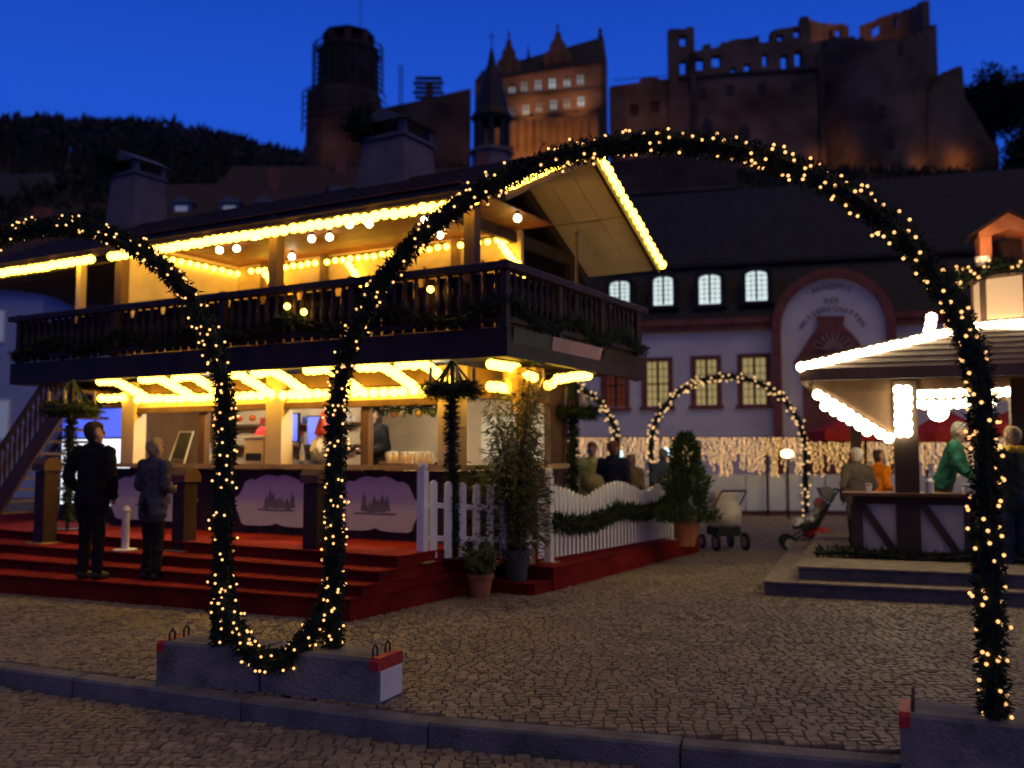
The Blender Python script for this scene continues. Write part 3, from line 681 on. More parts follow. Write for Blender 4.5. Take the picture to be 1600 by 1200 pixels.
# advent wreaths with candles on fir wrapped poles
def wreath(label, loc, zr, R_, za):
    t = thing('advent_wreath', label, 'advent wreath', loc, rnd(0, 1), 'advent wreaths on poles')
    H = zr - loc[2]; MB().tube([(0, 0, 0), (0, 0, za - loc[2])], .028, 8).lathe([(.16, 0), (.16, .02)], 12).build('pole', M_darkwood, t)
    g = MB(); p = [Vector((0, 0, .12 + i * (H - .1) / 20)) for i in range(21)]; g.tube(p, .045, 6); fir_along(g, p, .06, 650, .085, .02); stuff(g.build('pole_garland', M_fir, t))
    g = MB(); p = [Vector((R_ * math.cos(i * math.pi / 12), R_ * math.sin(i * math.pi / 12), H)) for i in range(25)]
    g.tube(p, .06, 8, cap=False); fir_along(g, p, .085, 800, .09, .02); stuff(g.build('wreath_ring', M_fir, t))
    for k in range(4):
        a_ = k * math.pi / 2 + .4; e = Vector((R_ * math.cos(a_), R_ * math.sin(a_), H + .06))
        MB().beam(e, (0, 0, za - loc[2]), .05, .008).build('ribbon', mat('dark_green_ribbon', (.035, .06, .025), .6, .2, 5, .1), t)
        a_ += math.pi / 4; MB().lathe([(.022, 0), (.022, .17), (.008, .18), (.004, .2)], 8, (R_ * math.cos(a_), R_ * math.sin(a_), H + .07)).build('candle', mat('candle_wax', (.55, .42, .22), .5, .1, 6, 0), t)
wreath('fir advent wreath with candles on a pole at the right corner of the chalet', cw(-.78, .15, .44), 2.33, .25, 2.66)
wreath('fir advent wreath with candles on a green pole behind the white picket fence', cw(-.9, 3.5, .28), 2.20, .30, 2.72)
wreath('fir advent wreath with candles on a green pole by the wooden staircase', cw(-6.75, -.35, .56), 2.22, .30, 2.64)

# wooden posts on the steps
def post(label, loc, h, rz=CH_A):
    t = thing('wooden_post', label, 'post', loc, rz)
    MB().box(-.10, .10, -.10, .10, .012, h * .84).build('shaft', M_darkwood, t)
    MB().prismx([(-.13, h * .845), (.13, h * .845), (.13, h * .93), (.07, h), (-.07, h), (-.13, h * .93)], -.13, .13).build('cap', M_brown, t)
    MB().box(-.17, .17, -.17, .17, 0, .012).build('base_plate', M_gold, t)
    MB().box(-.102, -.106, -.06, .06, h * .25, h * .72).build('side_panel', mat('ochre_panel', (.50, .30, .06), .5, .15, 5, .05), t)
post('dark wooden post with a rounded yellow cap at the foot of the staircase', cw(-6.50, -.86, .44), 1.12)
post('dark wooden post on the red steps right of the two people', cw(-4.12, -.66, .44), .98)
post('dark wooden post on the red steps half behind the garlanded arch leg', cw(-2.08, -.62, .44), 1.0)
t = thing('white_bollard', 'short white post with a wide foot between the two people on the steps', 'post', cw(-4.75, -1.0, .44), CH_A)
MB().lathe([(.045, .02), (.045, .46), (.055, .48), (.03, .53)], 12).build('shaft', M_white, t, smooth=False); MB().lathe([(.14, 0), (.14, .015), (.06, .02)], 12).build('foot', M_white, t)

# ------------------------------------------------------------------ goods in the chalet
t = thing('drinks_fridge', 'tall drinks fridge with white lit doors and a blue header left of the chalet', 'fridge', cw(-8.85, .95, .56), CH_A)
MB().box(0, 1.7, .06, .6, 0, 1.95).build('cabinet', M_black, t)
MB().box(.05, .83, .035, .058, .25, 1.28).build('lit_door', emis('fridge_white', (.86, .90, 1), 1.6), t); MB().box(.87, 1.65, .035, .058, .25, 1.28).build('lit_door', MATS['fridge_white'], t)
MB().box(.05, .83, .035, .058, 1.31, 1.75).build('lit_header', emis('fridge_blue', (.10, .16, 1), 1.0), t); MB().box(.87, 1.65, .035, .058, 1.31, 1.75).build('lit_header', MATS['fridge_blue'], t)
MB().box(.835, .865, .02, .056, .1, 1.8).build('door_frame', M_black, t)
M_bl = [glassmat('bottle_brown', (.20, .07, .02), .9), glassmat('bottle_green', (.04, .12, .04), .9), glassmat('bottle_clear', (.5, .55, .75), .7), glassmat('bottle_red', (.35, .03, .03), .9)]
BN = {}
def bottle(label, loc, k, h=.29):
    t = thing('bottle', label, 'bottle', loc, 0, 'bottles in the chalet bar'); me = BN.get(k)
    if not me: me = BN[k] = MB().lathe([(.036, 0), (.036, h * .58), (.03, h * .66), (.013, h * .76), (.013, h * .97)], 10).mesh('glass', M_bl[k], True)
    link('glass', me, t); MB().lathe([(.037, h * .18), (.037, h * .45)], 10).build('paper_band', mat('paper', (.6, .55, .45), .7, .1, 9, 0), t); MB().lathe([(.015, h * .96), (.015, h)], 8).build('cap', M_gold, t)
pos = [(-5.95 + i * .21, 2.47, 1.38) for i in range(8)] + [(-5.8 + i * .24, 2.47, 1.75) for i in range(7)] + [(-4.7 + i * .17, 1.15, Z0 + .9) for i in range(0)]
cols = ['brown', 'green', 'clear', 'red']
for i, p in enumerate(pos): bottle('%s bottle on the %s shelf of the left serving window, %s of its colour' % (cols[i % 4], 'lower' if i < 8 else 'upper', 'left one' if (i if i < 8 else i - 8) < 4 else 'right one'), cw(*p), i % 4)
for k, (x0, x1, z0, z1, lab) in enumerate(((-5.15, -4.65, 1.80, 2.2, 'left'), (-4.45, -4.05, 1.75, 2.15, 'right'))):
    t = thing('lit_screen', 'blue lit screen behind the bar in the left serving window, %s one' % lab, 'screen', cw((x0 + x1) / 2, 1.9, z0), CH_A)
    w = (x1 - x0) / 2; MB().box(-w - .02, w + .02, 0, .04, -.02, z1 - z0 + .02).build('frame', M_black, t); MB().box(-w, w, -.006, -.001, .0, z1 - z0).build('display', emis('screen_blue', (.14, .20, 1), .9), t)
    MB().box(-.02, .02, .0, .04, Z0 + .9 - z0, -.021).build('stand', M_black, t)
t = thing('coffee_machine', 'cream boxed counter machine in the left serving window beside the pillar', 'machine', cw(-4.30, .80, 1.467), CH_A)
MB().box(-.17, .17, -.14, .14, 0, .36).build('housing', M_cream, t); MB().box(-.14, .14, -.146, -.141, .05, .15).build('tray', M_black, t); MB().box(-.19, .19, -.16, .16, .362, .39).build('lid', M_white, t)
t = thing('glass_frame_stand', 'tilted metal framed menu stand on the chalet counter behind the grey coated woman', 'stand', cw(-5.75, .72, 1.467), CH_A)
for x in (-.16, .16): MB().beam((x, -.1, 0), (x * .85, .08, .46), .018, .018).build('leg', mat('pale_metal', (.6, .58, .55), .4, .1, 9, 0), t)
MB().beam((-.14, .08, .46), (.14, .08, .46), .02, .02).build('crossbar', MATS['pale_metal'], t); MB().beam((0, -.07, .08), (0, .068, .44), .25, .01).build('board', M_black, t)
# gnome figure
t = thing('gnome_figure', 'large gnome doll with a pointed red hat and white beard in the middle serving window', 'doll', cw(-3.35, .95, 1.47), CH_A)
MB().lathe([(.10, 0), (.15, .08), (.14, .2), (.09, .30)], 14).build('robe', mat('gnome_robe', (.25, .22, .2), .8, .2, 8, .1), t, smooth=True)
MB().lathe([(.01, .24), (.08, .27), (.095, .34), (.07, .41), (.01, .43)], 12).build('head', M_skin, t, smooth=True)
MB().lathe([(.115, .39), (.10, .46), (.06, .58), (.012, .72)], 14).build('hat', mat('red_felt', (.62, .07, .03), .8, .2, 9, .1), t, smooth=True)
g = MB()
for i in range(160): g.blade((rnd(-.08, .08), -.085 + rnd(-.02, .02), .30 + rnd(-.03, .05)), Vector((rnd(-.3, .3), rnd(-.6, 0), -1)).normalized() * rnd(.08, .16), .03)
g.build('beard', M_white, t); MB().ico((0, -.10, .345), .022, 1).build('nose', M_skin, t, smooth=True)
# beer glasses on a tray, right window
for i, x in enumerate((-5.35, -5.2, -5.08, -4.98, -3.62, -3.05)): bottle('%s bottle standing on the serving counter, %s from the left' % (cols[(i * 3 + 2) % 4], ords[i]), cw(x, .86, 1.467), (i * 3 + 2) % 4)
M_mug = [mat('mug_red', (.5, .04, .03), .3, .1, 5, 0), mat('mug_blue', (.06, .12, .45), .3, .1, 5, 0), mat('mug_white', (.75, .73, .7), .3, .1, 5, 0)]
for i in range(9):
    c_ = ['red', 'blue', 'white'][i % 3]
    t = thing('mug', '%s mug on the top shelf of the left serving window, %s of the %s ones' % (c_, ['left', 'middle', 'right'][i // 3], c_), 'mug', cw(-5.9 + i * .22, 2.47, 2.08)); MB().lathe([(.04, 0), (.043, .11), (.036, .11), (.034, .01)], 12).build('cup', M_mug[i % 3], t, smooth=True); MB().tube([(.04, 0, .02), (.075, 0, .035), (.075, 0, .08), (.04, 0, .095)], .008, 6).build('handle', M_mug[i % 3], t)
t = thing('serving_tray', 'wooden tray board on the counter of the right serving window', 'tray', cw(-1.85, .86, 1.467), CH_A)
MB().box(-.42, .42, -.09, .09, 0, .02).build('board', M_brown, t); 
for x in (-.43, .42): MB().box(x, x + .012, -.09, .09, 0, .045).build('rim', M_brown, t)
M_beer = emis('glowing_drink', (1, .45, .05), .35); M_gl = glassmat('clear_glass', (.85, .85, .85), .3)  # drink given a faint glow of its own
gl = MB().lathe([(.034, .0), (.040, .15), (.037, .15), (.031, .008)], 10).mesh('glass', M_gl, True); bd = MB().lathe([(.029, .01), (.034, .115)], 10).mesh('drink', M_beer, True); fo = MB().lathe([(.034, .116), (.036, .142)], 10).mesh('foam', M_white, True)
for i in range(7):
    t = thing('beer_glass', 'glass of golden drink on the wooden tray, %s from the left' % ords[i], 'glass', cw(-2.18 + i * .10, .86 + rnd(-.03, .03), 1.488), 0, 'glasses of golden drink')
    link('glass', gl, t); link('drink', bd, t); link('foam', fo, t)
for i in range(5):
    t = thing('wine_glass', 'empty stemmed glass near the right end of the serving counter, %s from the left' % ords[i], 'glass', cw(-1.62 + i * .075, .66 + rnd(-.03, .03), 1.467), 0, 'empty stemmed glasses')
    MB().lathe([(.03, 0), (.004, .006), (.004, .07), (.03, .10), (.033, .15), (.028, .16)], 10).build('glass', M_gl, t, smooth=True)
t = thing('yellow_box', 'pale yellow box on the counter of the right serving window', 'box', cw(-2.22, 1.15, 1.47 - .9), CH_A)
MB().box(-.14, .14, -.12, .12, 0, 1.02).build('carton', M_cream, t); MB().box(-.145, .145, -.125, .125, 1.021, 1.05).build('lid', mat('yellow_card', (.6, .5, .2), .6, .1, 8, 0), t)
for k, (x, c) in enumerate(((-1.98, (.6, .25, .08)), (-1.85, (.6, .5, .5)), (-1.6, (.65, .40, .08)), (-1.4, (.1, .2, .06)), (-5.0, (.6, .06, .04)), (-4.6, (.6, .06, .04)), (-4.35, (.55, .12, .05)), (-3.1, (.6, .1, .05)))):
    nm = ['orange', 'white', 'golden', 'green', 'red', 'bright red', 'dark orange', 'scarlet'][k]
    t = thing('hanging_bauble', '%s bauble hanging from the lintel of a serving window' % nm, 'bauble', cw(x, .68, 2.19))
    MB().tube([(0, 0, 0), (0, 0, -.05)], .003, 4).build('cord', M_gold, t); MB().ico((0, 0, -.095), .045, 2).build('ball', mat('bauble_' + nm.replace(' ', '_'), c, .25, .1, 5, 0), t, smooth=True)
# green fir tufts on the lintel of the right window
g = MB(); p = [Vector((-2.3 + i * .1, .67, 2.18 - .04 * math.sin(i * .9) ** 2)) for i in range(11)]; fir_along(g, p, .04, 300, .07, .02); g.tube(p, .012, 5)
tag(g.build('fir_garland', M_fir, None, CH_O, CH_A), 'short fir garland above the right serving window', 'garland')

# ------------------------------------------------------------------ people (one continuous body each, clothes and hair as children)
def blob(caps, ells, vox, name, m, parent=None, loc=(0, 0, 0), rz=0, smooth=4, folds=0):
    mb = MB()
    for a, ra, b, rb in caps:
        a, b = Vector(a), Vector(b); d = (b - a).normalized(); pts = []; rs = []
        for k in range(4): f = math.sin(k * math.pi / 8); pts.append(a - d * ra * math.cos(k * math.pi / 8) ); rs.append(max(.0015, ra * f))
        for k in range(3): pts.append(a.lerp(b, k / 2)); rs.append(ra + (rb - ra) * k / 2)
        for k in range(1, 5): f = math.cos(k * math.pi / 8); pts.append(b + d * rb * math.sin(k * math.pi / 8)); rs.append(max(.0015, rb * f))
        mb.tube(pts, rs, 10)
    for c, r in ells:
        vs_, fs = ICO[2]; mb.add([(c[0] + x * r[0], c[1] + y * r[1], c[2] + z * r[2]) for x, y, z in vs_], fs)
    o = mb.build(name, m, parent, loc, rz)
    md = o.modifiers.new('r', 'REMESH'); md.mode = 'VOXEL'; md.voxel_size = vox
    sm = o.modifiers.new('s', 'SMOOTH'); sm.factor = .5; sm.iterations = smooth
    dg = bpy.context.evaluated_depsgraph_get(); me = bpy.data.meshes.new_from_object(o.evaluated_get(dg)); me.name = name
    o.modifiers.clear(); o.data = me
    if folds:
        nr = [v.normal.copy() for v in me.vertices]
        for v, nn in zip(me.vertices, nr):
            q = v.co * 9 + Vector((loc[0], loc[1], 0)); v.co += nn * folds * (mnoise.noise(Vector((q.x, q.y, q.z * 1.9))) + .5 * mnoise.noise(Vector((q.x * 2.3, q.y * 2.3, q.z * 4.5))))
    me.materials.clear(); me.materials.append(m); me.polygons.foreach_set('use_smooth', [True] * len(me.polygons))
    return o
def cloth(name, col): return mat('cloth_' + name, col, .9, .25, 12, .3, 60, spec=.15)
M_hair = {'grey': mat('hair_grey', (.30, .27, .24), .8, .3, 40, .4), 'brown': mat('hair_brown', (.05, .03, .02), .7, .3, 40, .4), 'fair': mat('hair_fair', (.42, .30, .16), .7, .3, 40, .4), 'ginger': mat('hair_ginger', (.25, .09, .03), .7, .3, 40, .4), 'white': mat('hair_white', (.62, .58, .50), .8, .2, 40, .4)}
M_eye = mat('eye_dark', (.02, .015, .012), .2, .1, 5, 0); M_lip = mat('lip', (.40, .14, .12), .5, .1, 9, 0)
M_shoe = mat('shoe_leather', (.025, .02, .018), .5, .3, 12, .2)
def person(label, loc, rz, h, jk, tr, hair, arms=('down', 'down'), lean=0., hem=.80, wide=1., vox=.018, hairlong=0, legs=.09, turn=0., scarf=None, group=None, shoes=True, stride=0.):
    k = h / 1.75
    def S(p): return (p[0] * k, p[1] * k, p[2] * k)
    def bend(p):                              # lean forward (towards -y) above the hips
        if lean and p[2] > .9:
            c_, s_ = math.cos(lean), math.sin(lean); z = p[2] - .9; y = p[1]
            return (p[0], y * c_ - z * s_, .9 + z * c_ + y * s_)
        return p
    B = lambda *p: S(bend(p))
    hipL, hipR = (-legs, 0, .9), (legs, 0, .9)
    feet = [(-legs * 1.15, -stride, .07), (legs * 1.15, stride, .07)]; knees = [(-legs * 1.1, -.02 - stride * .6, .49), (legs * 1.1, -.02 + stride * .4, .49)]
    sw_ = .185 * wide
    arm = []
    for s_, mode in zip((-1, 1), arms):
        sh = (s_ * sw_, .0, 1.42)
        if mode == 'down': el, wr, hd = (s_ * (sw_ + .06), .03, 1.14), (s_ * (sw_ + .07), -.03, .90), (s_ * (sw_ + .07), -.05, .80)
        elif mode == 'front': el, wr, hd = (s_ * (sw_ + .06), .02, 1.14), (s_ * .10, -.22, 1.10), (s_ * .04, -.27, 1.12)
        elif mode == 'pocket': el, wr, hd = (s_ * (sw_ + .10), .05, 1.14), (s_ * (sw_ + .01), -.09, .93), (s_ * (sw_ - .03), -.12, .87)
        elif mode == 'reach': el, wr, hd = (s_ * (sw_ + .04), -.14, 1.20), (s_ * .17, -.36, 1.10), (s_ * .16, -.45, 1.08)
        arm.append((sh, el, wr, hd))
    caps = [(B(0, .01, 1.40), .055 * k, B(0, -.005, 1.54), .05 * k)]; ells = []
    ct, st_ = math.cos(turn), math.sin(turn)
    def H(x, y, z): return B(x * ct - y * st_, x * st_ + y * ct - .01, 1.63 + z)
    caps += [(H(0, .012, .03), .088 * k, H(0, -.015, -.02), .076 * k), (H(0, -.03, -.05), .062 * k, H(0, -.045, -.085), .045 * k),
             (H(0, -.095, .015), .010 * k, H(0, -.112, -.022), .016 * k), (H(-.083, .01, .0), .018 * k, H(-.083, .018, -.035), .012 * k), (H(.083, .01, .0), .018 * k, H(.083, .018, -.035), .012 * k),
             (H(-.045, -.085, .032), .012 * k, H(.045, -.085, .032), .012 * k)]
    caps += [(B(0, 0, 1.34), .10 * k, B(0, 0, .98), .11 * k), (S(hipL), .07 * k, S(knees[0]), .045 * k), (S(hipR), .07 * k, S(knees[1]), .045 * k), (S(knees[0]), .045 * k, S(feet[0]), .035 * k), (S(knees[1]), .045 * k, S(feet[1]), .035 * k)]
    for f in feet: caps.append((S((f[0], .03, .045)), .035 * k, S((f[0], f[1] - .12, .035)), .03 * k))
    for s_, (sh, el, wr, hd) in zip((-1, 1), arm):
        caps += [(B(*sh), .042 * k, B(*el), .036 * k), (B(*el), .036 * k, B(*wr), .026 * k)]
        w_, h_ = Vector(B(*wr)), Vector(B(*hd)); d = (h_ - w_).normalized(); sd = d.cross(Vector((0, 1, 0)) if abs(d.y) < .8 else Vector((0, 0, 1))).normalized()
        fw = sd.cross(d)
        caps.append((w_, .027 * k, w_ + d * .06 * k, .03 * k))
        for q, ln in zip((-1.5, -.5, .5, 1.5), (.062, .075, .080, .068)):
            b0 = w_ + d * .075 * k + sd * q * .016 * k; b1 = b0 + d * ln * .55 * k - fw * .006 * k; b2 = b1 + d * ln * .4 * k - fw * .022 * k
            caps += [(b0, .0095 * k, b1, .009 * k), (b1, .009 * k, b2, .008 * k)]
        caps.append((w_ + d * .03 * k + sd * -s_ * .02 * k, .011 * k, w_ + d * .075 * k + sd * -s_ * .055 * k - fw * .02 * k, .009 * k))
    body = blob(caps, ells, vox * .62 if vox < .03 else vox * .8, 'person', M_skin, None, loc, rz, 2)
    tag(body, label, 'person', group)
    # trousers
    caps = [(S((0, 0, .98)), .135 * k, S((0, .01, .90)), .14 * k)]
    for i in (0, 1): caps += [(S((hipL, hipR)[i]), .098 * k, S(knees[i]), .072 * k), (S(knees[i]), .072 * k, S((feet[i][0], feet[i][1] + .005, .10)), .062 * k)]
    blob(caps, [], vox, 'trousers', tr, body, smooth=3, folds=.012)
    # jacket
    caps = [(B(-.09 * wide, .0, 1.36), .105 * k, B(-.075 * wide, 0, 1.02), .10 * k), (B(.09 * wide, .0, 1.36), .105 * k, B(.075 * wide, 0, 1.02), .10 * k), (B(0, .0, 1.38), .115 * k, B(0, 0, 1.0), .125 * k),
            (B(-.06 * wide, .005, 1.0), .125 * k, S((-.075 * wide, .005, hem + .11)), .125 * k), (B(.06 * wide, .005, 1.0), .125 * k, S((.075 * wide, .005, hem + .11)), .125 * k),
            (B(-.10, .0, 1.45), .06 * k, B(.10, 0, 1.45), .06 * k), (B(0, .01, 1.46), .072 * k, B(0, .005, 1.50), .066 * k)]
    for sh, el, wr, hd in arm: caps += [(B(*sh), .078 * k, B(*el), .064 * k), (B(*el), .064 * k, B(*wr), .048 * k)]
    blob(caps, [], vox, 'jacket', jk, body, smooth=3, folds=.016)
    # hair
    caps = [(H(0, .035, .045), .090 * k, H(0, -.012, .062), .078 * k), (H(0, .045, .0), .080 * k, H(0, .035, -.05), .062 * k)]
    if hairlong: caps += [(H(-.05, .05, .0), .06 * k, H(-.06, .05, -.16), .045 * k), (H(.05, .05, .0), .06 * k, H(.06, .05, -.16), .045 * k), (H(0, .06, .0), .07 * k, H(0, .07, -.17), .055 * k)]
    blob(caps, [], max(.014, vox * .8), 'hair', hair, body, smooth=2, folds=.010)
    for s_ in (-1, 1): MB().ico((0, 0, 0), .011 * k, 1).build('eye', M_eye, body, H(s_ * .033, -.092, .008))
    MB().lathe([(.004, -.004), (.02, 0), (.004, .004)], 8).build('mouth', M_lip, body, H(0, -.093, -.055))
    if shoes:
        for f in feet: blob([(S((f[0], .035, .05)), .05 * k, S((f[0], f[1] - .13, .035)), .042 * k)], [(S((f[0], f[1] * .5 - .05, .02)), (.05 * k, .13 * k, .022 * k))], max(.014, vox * .8), 'shoe', M_shoe, body, smooth=2)
    if scarf:
        blob([(B(-.075, -.03, 1.47), .05 * k, B(-.05, .06, 1.49), .05 * k), (B(.075, -.03, 1.47), .05 * k, B(.05, .06, 1.49), .05 * k), (B(-.07, .055, 1.48), .052 * k, B(.07, .055, 1.48), .052 * k), (B(-.07, -.055, 1.46), .05 * k, B(.07, -.055, 1.46), .05 * k)], [], .016, 'scarf', scarf, body, smooth=2)
    return body
px = (-4.687, 10.782, 0.22); FA = R(-29.5)
person('man in a dark coat seen from behind standing on the lowest red step', px, FA + R(180) + R(8), 1.74, cloth('black', (.014, .013, .015)), cloth('black_trousers', (.014, .013, .015)), M_hair['brown'], ('pocket', 'pocket'), hem=.72, wide=1.18, vox=.016, turn=R(-25))
px = (-3.985, 10.728, 0.22)
person('shorter woman in a grey jacket seen from behind on the red steps', px, FA + R(180) - R(4), 1.56, cloth('grey', (.075, .07, .085)), cloth('dark_trousers', (.02, .018, .02)), M_hair['fair'], ('front', 'front'), hem=.70, wide=1.12, vox=.016)
person('barman in a red jumper behind the counter of the left serving window', cw(-4.75, 1.5, .59), FA + R(25), 1.66, cloth('red', (.42, .03, .03)), cloth('dark_trousers', (.02, .018, .02)), M_hair['brown'], ('reach', 'front'), vox=.026)
person('barmaid in dark clothes behind the counter of the middle serving window', cw(-2.95, 1.55, .59), FA + R(-10), 1.66, cloth('black', (.014, .013, .015)), cloth('black_trousers', (.014, .013, .015)), M_hair['brown'], ('front', 'front'), vox=.026, hairlong=1)
# visitors beyond the white fence
vis = [((868, 700), 15.6, 'visitor in a maroon jacket beyond the near end of the picket fence', (.10, .02, .018), 'brown', 20), ((925, 698), 17.0, 'visitor in a yellow green jacket beyond the middle of the picket fence', (.62, .64, .22), 'ginger', -10),
       ((960, 694), 16.2, 'visitor in a dark blue coat beyond the peak of the picket fence', (.03, .03, .06), 'ginger', 150), ((987, 712), 17.2, 'visitor in an ochre jacket beyond the picket fence, right of the dark blue coat', (.22, .15, .05), 'fair', 30),
       ((1036, 706), 17.8, 'visitor in a slate grey jacket near the far end of the picket fence', (.09, .10, .12), 'grey', 200), ((1062, 712), 19.5, 'visitor in a black jacket beside the far conifer', (.03, .03, .035), 'brown', 170)]
VP = [(0.727, 15.6, 1.747), (1.414, 17.0, 1.782), (1.703, 16.2, 1.795), (2.138, 17.2, 1.579), (2.794, 17.8, 1.673), (3.345, 19.5, 1.576)]
for p, v in zip(VP, vis):
    person(v[2], (p[0], p[1], 0), R(v[5]), max(1.5, min(1.86, p[2] + .03)), cloth(v[2].split()[3] + v[2].split()[4], v[3]), cloth('jeans', (.03, .035, .06)), M_hair[v[4]], ('down', 'front'), vox=.034, wide=1.1)
t = thing('lantern_bag', 'round yellow paper lantern low behind the near end of the picket fence', 'lantern', ((0.818, 14.5, 1.151)[0], 14.5, .28))
MB().tube([(0, 0, 0), (0, 0, .72)], .015, 6).lathe([(.12, 0), (.12, .015)], 10).build('stand', M_darkwood, t); MB().lathe([(.05, .72), (.16, .78), (.20, .88), (.16, .98), (.05, 1.03)], 14).build('paper_shade', mat('yellow_paper', (.50, .40, .12), .7, .15, 8, .05), t, smooth=True)
t = thing('lantern_bag', 'round yellow paper lantern low behind the dip of the picket fence', 'lantern', ((1.244, 15.0, 1.135)[0], 15.0, .28))
MB().tube([(0, 0, 0), (0, 0, .72)], .015, 6).lathe([(.12, 0), (.12, .015)], 10).build('stand', M_darkwood, t); MB().lathe([(.05, .72), (.16, .78), (.20, .88), (.16, .98), (.05, 1.03)], 14).build('paper_shade', MATS['yellow_paper'], t, smooth=True)

# ------------------------------------------------------------------ the pavilion stall on the right
stall = thing('pavilion_stall', 'half timbered market stall with a low pyramid roof, lantern tower and bulb lit edges', 'market stall', ST_O, ST_A)
base = thing('stall_platform', 'two grey granite looking steps under the half timbered stall', 'platform', ST_O, ST_A)
M_step = mat('grey_step_board', (.095, .085, .085), .8, .25, 6, .3)
M_stepf = mat('red_brown_deck', (.16, .075, .05), .85, .25, 6, .3)
MB().box(0, 6.4, 0, 6.2, -.02, .145).build('step', M_step, base); MB().box(-.02, 6.42, -.02, 6.2, .147, .165).build('tread_board', mat('tread_light', (.21, .165, .125), .8, .25, 6, .3), base)
MB().box(.36, 6.4, .30, 6.0, .167, .295).build('step', M_step, base); MB().box(.34, 6.4, .28, 6.0, .297, .315).build('tread_board', MATS['tread_light'], base)
def sp(name, mb, m): return mb.build(name, m, stall)
M_infill = mat('infill_plaster', (.58, .52, .42), .9, .12, 4, .2)
M_stallwood = mat('stall_timber', (.055, .034, .024), .65, .35, 3, .3, 30, stretch=(1, 1, .25))
M_stallwood2 = mat('stall_boards', (.16, .095, .06), .7, .3, 3, .3, 30, stretch=(1, 1, .25))
cx0, cx1, cy0 = .95, 5.2, 1.58; zc = .30
sp('infill', MB().box(cx0 + .02, cx1, cy0 + .03, cy0 + .09, zc + .03, 1.06), M_infill)
sp('infill', MB().box(cx0 + .03, cx0 + .09, cy0 + .1, 4.6, zc + .03, 1.06), M_infill)
for a, b in (((cx0, 0, zc + .05), (cx1, 0, zc + .05)), ((cx0, 0, 1.03), (cx1, 0, 1.03))): MB().beam((a[0], cy0 + .04, a[2]), (b[0], cy0 + .04, b[2]), .10, .10).build('sill_beam', M_stallwood, stall)
POSTS = [(1.60, cy0), (2.92, cy0), (4.25, cy0), (cx0 + .04, 4.4), (cx0 + 4, 4.4)]
for x in (cx0 + .05, 2.30, 3.62, 4.95): MB().box(x - .07, x + .07, cy0 - .015, cy0 + .11, zc + .11, .98).build('stud', M_stallwood, stall)
for x, y in POSTS[:3]: MB().box(x - .14, x + .14, y - .03, y + .2, zc + .001, 2.52).build('post', M_stallwood, stall)
for x, y in POSTS[3:]: MB().box(x - .08, x + .08, y - .08, y + .08, zc + .001, 2.52).build('post', M_stallwood, stall)
for x in (1.06, 1.78, 2.40, 3.10, 3.72, 4.42): MB().beam((x, cy0 + .01, .97), (x + .36, cy0 + .01, zc + .11), .05, .09).build('diagonal_brace', M_stallwood, stall)
sp('counter_top', MB().box(cx0 - .12, cx1 + .1, cy0 - .16, cy0 + .42, 1.085, 1.125), M_brown)
sp('floor', MB().box(cx0, cx1, cy0 + .12, 4.6, zc - .0, zc + .02), M_brown)
mb = MB().beam((.5, cy0 + .08, 2.47), (5.4, cy0 + .08, 2.47), .14, .14); mb.beam((.5, 4.6, 2.47), (5.4, 4.6, 2.47), .14, .14); sp('wall_beam', mb, M_stallwood2)
RX0, RX1, RY0, RY1, RZ = .42, 5.68, .60, 5.95, 2.58
RC = (3.05, 2.85); RT = 3.22; q = .48
# roof boards on four faces, as overlapping courses
def face(a, b, c, d, n, name, m):
    a, b, c, d = map(Vector, (a, b, c, d)); nn = (b - a).cross(d - a).normalized()
    if nn.z < 0: nn = -nn
    for k in range(n):
        f0, f1 = k / n, min(1, (k + 1.18) / n); p0, p1, p2, p3 = a.lerp(d, f0), b.lerp(c, f0), b.lerp(c, f1), a.lerp(d, f1)
        up = nn * .03; lo = nn * .006
        MB().add([p0 + lo, p1 + lo, p2 + lo, p3 + lo, p0 + up, p1 + up, p2 + nn * .012, p3 + nn * .012], [(3, 2, 1, 0), (4, 5, 6, 7), (0, 1, 5, 4), (1, 2, 6, 5), (2, 3, 7, 6), (3, 0, 4, 7)]).build(name, m, stall)
T = [(RC[0] - q, RC[1] - q, RT), (RC[0] + q, RC[1] - q, RT), (RC[0] + q, RC[1] + q, RT), (RC[0] - q, RC[1] + q, RT)]
E4 = [(RX0, RY0, RZ), (RX1, RY0, RZ), (RX1, RY1, RZ), (RX0, RY1, RZ)]
M_reed = mat('weathered_roof_board', (.20, .13, .085), .85, .3, 5, .5, 40)
for i in range(4): face(E4[i], E4[(i + 1) % 4], T[(i + 1) % 4], T[i], 7, 'roof_board', M_reed)
sp('soffit', MB().add([(x, y, z - .02) for x, y, z in E4] + [(x, y, z - .02) for x, y, z in T], [(0, 1, 5, 4), (1, 2, 6, 5), (2, 3, 7, 6), (3, 0, 4, 7), (4, 5, 6, 7)]), M_stallwood2)
for i in range(4):
    a, b = Vector(E4[i]), Vector(E4[(i + 1) % 4]); MB().beam(a + Vector((0, 0, -.03)), b + Vector((0, 0, -.03)), .04, .14).build('fascia', M_stallwood2, stall)
# bracket panel from the left post to the eave corner
sp('corner_bracket', MB().prism([(.50, 2.40), (1.46, 2.40), (1.46, 1.80), (1.38, 1.80)], cy0 + .02, cy0 + .07), M_stallwood2)
